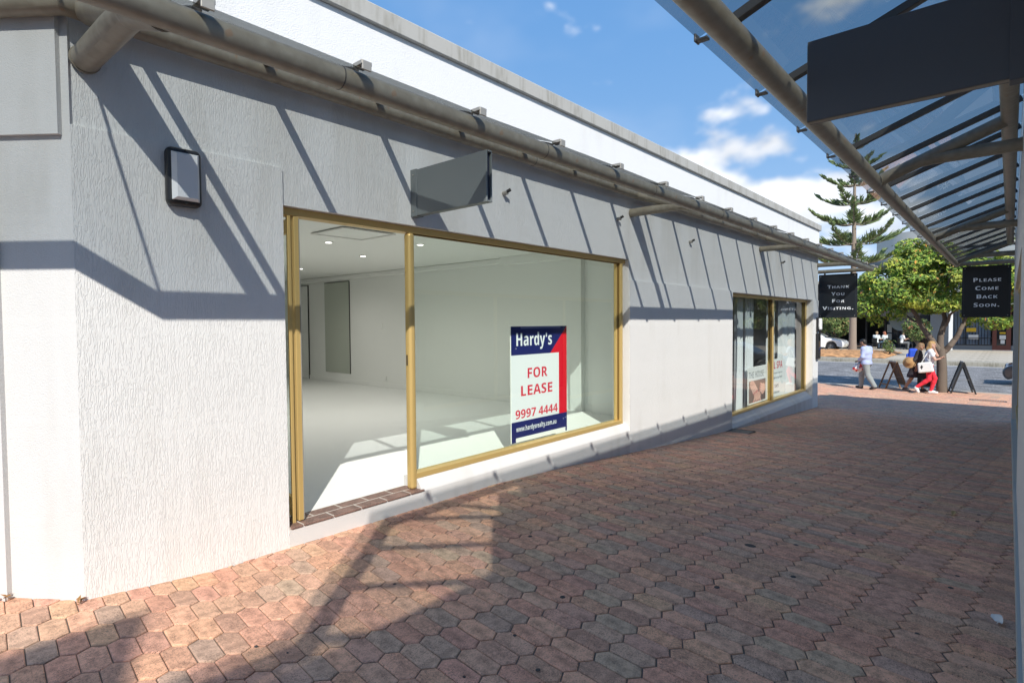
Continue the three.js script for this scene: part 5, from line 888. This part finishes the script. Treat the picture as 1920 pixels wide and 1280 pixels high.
{
  const [bx, by, bz] = worldOf(man, [0.33, 0.78, 0.02]), b = thing('plastic_bag', 'white and red plastic shopping bag held in front of the walking man', 'bag', [bx, by - 0.2, bz]);
  const caps = [[[bx, by - 0.08, bz], [bx + 0.14, by - 0.06, bz], 0.12, 0.11], [[bx, by + 0.02, bz], [bx + 0.24, by + 0.1, bz], 0.08, 0.07], [[bx - 0.06, by - 0.1, bz], [bx + 0.06, by - 0.14, bz], 0.09, 0.07]], g = skin(caps, 0.05, 0.016), p = g.attributes.position, col = [];
  for (let i = 0; i < p.count; i++) { const x = p.getX(i), y = p.getY(i), z = p.getZ(i), k = fbm(x * 9, y * 9, z * 9, 3), q = (fbm(x * 22, y * 14, z * 22 + 7, 2) - 0.5) * 0.05; p.setXYZ(i, x + q, y + q * 0.6, z + q); k > 0.52 ? col.push(0.62, 0.05, 0.04) : col.push(0.8, 0.78, 0.75); }
  g.setAttribute('color', new THREE.Float32BufferAttribute(col, 3)); g.computeVertexNormals(); const q = g.toNonIndexed(); mesh('bag_body', q, std('bag_film', { roughness: 0.35, vertexColors: true }), b);
  new MB().pipe([[bx + 0.05, by + 0.06, bz], [bx + 0.04, by + 0.2, bz], [bx + 0.1, by + 0.21, bz], [bx + 0.16, by + 0.08, bz]], 0.012, 8).build('handle', M.white, b);
}
// woman in red trousers, walking to the right
const woman = person({ label: 'blonde woman in white top and red trousers walking right with a hand at her ear', pos: [-1.95, gy(-22.6) + 0.005, -22.6], yaw: 0.12, skin: skinMat(0.5, 0.3, 0.22), w: 0.93,
  J: { head: [0.07, 1.57, 0.0], nod: 0.1, shoulders: [[0.02, 1.37, -0.165], [0.02, 1.37, 0.165]], hips: [[0.0, 0.9, -0.085], [0.0, 0.9, 0.085]], elbows: [[0.22, 1.22, -0.24], [0.14, 1.12, 0.23]], wrists: [[0.14, 1.45, -0.17], [0.27, 1.14, 0.08]], handDir: [[-0.2, 1, 0.3], [0.7, 0.5, -0.4]], curl: 0.6, knees: [[0.16, 0.5, -0.085], [0.0, 0.47, 0.085]], ankles: [[0.06, 0.08, -0.085], [-0.33, 0.2, 0.085]], toes: [[0.22, 0.045, -0.1], [-0.27, 0.06, 0.1]] },
  hair: { color: [0.4, 0.24, 0.09], long: true },
  clothes: [{ kind: 'trousers', name: 'trousers', length: 1, e: 0.011, mat: cloth('red_cotton', 0.72, 0.028, 0.05) }, { kind: 'top', name: 'top', sleeve: 0.55, e: 0.022, hem: 0.93, mat: cloth('pale_jersey', 0.6, 0.62, 0.66) }, { kind: 'shoes', mat: std('white_canvas', { color: C(0.72, 0.71, 0.69), roughness: 0.7 }) }] });
{
  const [bx, by, bz] = worldOf(woman, [-0.1, 0.86, 0.2]), b = thing('tote_bag', 'white tote bag with a dark emblem hanging at the side of the woman in red', 'bag', [bx, by - 0.17, bz]);
  const g = new RoundedBoxGeometry(0.4, 0.33, 0.1, 4, 0.045), p = g.attributes.position; for (let i = 0; i < p.count; i++) { const y = p.getY(i); p.setX(i, p.getX(i) * (1 - y * 0.35)); p.setZ(i, p.getZ(i) * (1 - y * 1.6)); } g.rotateZ(0.16); g.translate(bx, by, bz); g.computeVertexNormals();
  new MB().add(g).build('bag_body', cloth('white_canvas_bag', 0.74, 0.72, 0.68), b);
  const s = new THREE.Shape([new THREE.Vector2(-0.04, 0), new THREE.Vector2(0, -0.07), new THREE.Vector2(0.035, 0.02), new THREE.Vector2(0, 0.08)]), e = new THREE.ExtrudeGeometry(s, { depth: 0.004, bevelEnabled: false }); e.translate(bx - 0.09, by, bz + 0.05); new MB().add(e).build('emblem', M.iron, b);
  const sh = worldOf(woman, [0.0, 1.43, 0.17]); for (const d of [-0.1, 0.12]) new MB().pipe([[bx + d, by + 0.15, bz], [lerp(bx + d, sh[0], 0.5), lerp(by + 0.15, sh[1], 0.5), bz + 0.015], sh], 0.011, 8).build('strap', M.white, b);
}
// companion behind her
const friend = person({ label: 'person in dark skirt and black shoes walking right behind the woman in red', pos: [-2.35, gy(-23) + 0.005, -23.0], yaw: 0.1, skin: skinMat(0.34, 0.19, 0.12), w: 0.98,
  J: { head: [0.14, 1.5, 0.0], nod: 0.35, shoulders: [[0.08, 1.32, -0.17], [0.08, 1.32, 0.17]], hips: [[0.0, 0.88, -0.085], [0.0, 0.88, 0.085]], elbows: [[0.16, 1.08, -0.22], [-0.02, 1.05, 0.24]], wrists: [[0.36, 1.0, -0.16], [0.02, 0.82, 0.22]], curl: 0.9, knees: [[0.16, 0.48, -0.085], [-0.1, 0.46, 0.085]], ankles: [[0.2, 0.085, -0.085], [-0.28, 0.12, 0.085]], toes: [[0.35, 0.05, -0.1], [-0.14, 0.045, 0.1]] },
  hair: { color: [0.2, 0.12, 0.06], long: true },
  clothes: [{ kind: 'top', name: 'jacket', sleeve: 1.5, e: 0.024, hem: 0.82, mat: cloth('dark_knit', 0.04, 0.035, 0.035) }, { kind: 'skirt', name: 'skirt', mat: cloth('plum_black_skirt', 0.03, 0.024, 0.03) }, { kind: 'shoes', mat: std('black_trainers', { color: C(0.02, 0.022, 0.03), roughness: 0.5 }) }] });
{
  const [bx, by, bz] = worldOf(friend, [-0.06, 1.22, 0.05]), b = thing('backpack', 'bright blue backpack on the companion behind the woman in red', 'backpack', [bx, by - 0.2, bz]);
  new MB().rbox(bx - 0.13, bx + 0.13, by - 0.2, by + 0.22, bz - 0.15, bz + 0.15, 0.08, 4).build('pack_body', cloth('blue_nylon', 0.03, 0.1, 0.62), b);
  new MB().rbox(bx - 0.19, bx - 0.11, by - 0.16, by + 0.05, bz - 0.11, bz + 0.11, 0.04, 4).build('front_pocket', cloth('blue_nylon_pocket', 0.035, 0.12, 0.66), b);
  const [hx, hy, hz] = worldOf(friend, [-0.16, 1.0, 0.26]), hat = thing('straw_hat', 'brown straw hat carried on the back of the companion', 'hat', [hx, hy, hz]), straw = std('straw', { color: C(0.4, 0.235, 0.1), roughness: 0.85, bumpMap: rep(grainTex, 0.08), bumpScale: 0.003 });
  const lathe = new THREE.LatheGeometry([[0, 0.11], [0.06, 0.108], [0.1, 0.09], [0.115, 0.0], [0.2, -0.02], [0.205, -0.03], [0.12, -0.012], [0.105, -0.01], [0.09, 0.08], [0, 0.1]].map(([a, c]) => new THREE.Vector2(a, c)), 28); lathe.rotateX(1.15); lathe.rotateZ(0.5); lathe.translate(hx, hy, hz); new MB().add(lathe).build('brim_and_crown', straw, hat);
  const [cx, cy, cz] = worldOf(friend, [0.26, 0.46, 0.14]), cs = thing('black_case', 'black case carried low between the companion and the woman in red', 'case', [cx, cy - 0.24, cz]);
  new MB().rbox(cx - 0.2, cx + 0.2, cy - 0.26, cy + 0.22, cz - 0.08, cz + 0.08, 0.03, 3).build('shell', std('black_fabric', { color: C(0.012, 0.012, 0.013), roughness: 0.8 }), cs);
  new MB().pipe([[cx - 0.07, cy + 0.2, cz], [cx - 0.06, cy + 0.27, cz], [cx + 0.06, cy + 0.27, cz], [cx + 0.07, cy + 0.2, cz]], 0.012, 8).build('handle', M.black, cs);
}
// people sitting at the cafe
const blackMetal = std('black_chair_metal', { color: C(0.02, 0.02, 0.02), roughness: 0.5 });
function cafeChair(label, x, z, yaw) {
  const t = new THREE.Group(); t.name = numbered('cafe_chair'); scene.add(t); tag(t, label, 'chair'); t.position.set(x, -2.21, z); t.rotation.y = yaw;
  new MB().rbox(-0.2, 0.22, 0.42, 0.45, -0.2, 0.2, 0.02).build('seat', blackMetal, t); new MB().rbox(-0.23, -0.2, 0.5, 0.85, -0.2, 0.2, 0.015).build('backrest', blackMetal, t);
  for (const a of [-0.19, 0.19]) for (const b of [-0.18, 0.18]) new MB().bar([a, 0, b], [a * 0.9, 0.42, b * 0.9], 0.025, 0.025).build('leg', blackMetal, t);
}
const seated = (label, x, z, yaw, sk, hair, tops, legsMat) => person({ label, pos: [x, -2.21, z], yaw, skin: sk, w: 1,
  J: { head: [0.08, 1.22, 0], nod: 0.1, shoulders: [[0.02, 1.0, -0.18], [0.02, 1.0, 0.18]], hips: [[-0.06, 0.53, -0.09], [-0.06, 0.53, 0.09]], elbows: [[0.1, 0.76, -0.24], [0.1, 0.76, 0.24]], wrists: [[0.32, 0.8, -0.12], [0.32, 0.8, 0.12]], curl: 0.6, knees: [[0.38, 0.52, -0.1], [0.38, 0.52, 0.1]], ankles: [[0.4, 0.09, -0.1], [0.36, 0.09, 0.1]], toes: [[0.54, 0.045, -0.11], [0.5, 0.045, 0.11]] },
  hair, clothes: [{ kind: 'trousers', name: 'trousers', length: 1, e: 0.016, mat: legsMat }, { kind: 'top', name: 'shirt', sleeve: 0.7, e: 0.024, hem: 0.5, mat: tops }, { kind: 'shoes', mat: blackMetal }] });
seated('left seated person in white shirt at the cafe, back to the road', -7.75, -51.4, 1.2, skinMat(0.42, 0.25, 0.18), { color: [0.3, 0.2, 0.1] }, cloth('white_shirt_a', 0.66, 0.7, 0.7), cloth('dark_trousers', 0.05, 0.05, 0.06));
seated('seated person with reddish hair and jeans beside the one in white at the cafe', -7.2, -51.6, 2.6, skinMat(0.5, 0.28, 0.2), { color: [0.3, 0.1, 0.05], long: true }, cloth('pale_blouse', 0.55, 0.6, 0.58), cloth('blue_denim', 0.2, 0.32, 0.45));
seated('right seated person in white shirt with dark hair alone at a cafe table', -6.1, -51.4, 0.5, skinMat(0.34, 0.2, 0.14), { color: [0.03, 0.02, 0.02] }, cloth('white_shirt_b', 0.66, 0.68, 0.68), cloth('grey_jeans', 0.12, 0.13, 0.14));
cafeChair('black cafe chair under the left seated person in white', -7.75, -51.4, 1.2); cafeChair('black cafe chair under the seated person with reddish hair', -7.2, -51.6, 2.6); cafeChair('black cafe chair under the right seated person', -6.1, -51.4, 0.5);
function cafeTable(label, x, z) { const t = thing('cafe_table', label, 'table', [x, -2.21, z]); new MB().add(new THREE.CylinderGeometry(0.33, 0.33, 0.03, 24).translate(x, -1.48, z)).build('table_top', blackMetal, t); new MB().pipe([[x, -2.2, z], [x, -1.49, z]], 0.03, 10).build('column', blackMetal, t); new MB().add(new THREE.CylinderGeometry(0.22, 0.24, 0.03, 20).translate(x, -2.195, z)).build('foot', blackMetal, t); }
cafeTable('small black cafe table between the two people on the left', -7.5, -52.1); cafeTable('small black cafe table in front of the lone seated person', -5.5, -51.7);

// ================================================================ LITTLE THINGS ON THE PAVING
{
  const lf = thing('dry_leaf', 'single dry tan leaf lying on the pavers near the right wall', 'leaf', [-0.35, gy(-6.3), -6.3]);
  const g = leaves([[-0.35, gy(-6.3) + 0.018, -6.3, 0.055, 0.1, 1, 0.2, 0.5, 0.36, 0.16]]); mesh('blade', g, M.leaf, lf);
  new MB().pipe([[-0.35, gy(-6.3) + 0.012, -6.3], [-0.4, gy(-6.3) + 0.006, -6.26]], 0.002, 5).build('stalk', M.bark, lf);
  const pp = thing('paper_scrap', 'torn white paper scrap on the pavers against the right wall', 'litter', [-0.02, gy(-3.9), -3.9]), pos = [], idx = [], r = rng(14), n = 7;
  for (let i = 0; i <= n; i++) for (let j = 0; j <= 3; j++) { const a = (i / n) * 1.9 - 0.5, q = 0.036 + j * 0.008 + (r() - 0.5) * 0.006; pos.push(-0.06 + Math.cos(a) * q, gy(-3.9) + 0.008 + Math.sin(j * 1.3 + i) * 0.008 + j * 0.006, -3.86 - Math.sin(a) * q * 1.3); }
  for (let i = 0; i < n; i++) for (let j = 0; j < 3; j++) { const a = i * 4 + j; idx.push(a, a + 1, a + 4, a + 1, a + 5, a + 4); }
  const q = new THREE.BufferGeometry(); q.setAttribute('position', new THREE.Float32BufferAttribute(pos, 3)); q.setIndex(idx); q.computeVertexNormals(); mesh('sheet', q, std('crumpled_paper', { color: C(0.7, 0.7, 0.68), roughness: 0.8, side: THREE.DoubleSide }), pp);
  const weed = (label, x, z, seed, n2) => { const w = thing('weed', label, 'weed', [x, gy(z), z]), r2 = rng(seed), l = []; for (let i = 0; i < n2; i++) l.push([x + (r2() - 0.5) * 0.07, gy(z) + 0.008 + r2() * 0.03, z + (r2() - 0.5) * 0.05, 0.012 + r2() * 0.012, r2() - 0.5, 0.8, r2() - 0.5, 0.3 + r2() * 0.2, 0.16 + r2() * 0.05, 0.06]); mesh('blades', leaves(l), M.leaf, w); new MB().pipe([[x, gy(z) - 0.01, z], [x + 0.01, gy(z) + 0.03, z]], 0.003, 5).build('stem', M.bark, w); };
  weed('tiny dry weed at the foot of the chamfered corner of the white shop', -3.775, -0.735, 6, 8);
  weed('tiny reddish weed at the left foot of the pilaster beside the chamfered corner', -4.1, -0.47, 7, 6);
}
renderer.render(scene, camera);
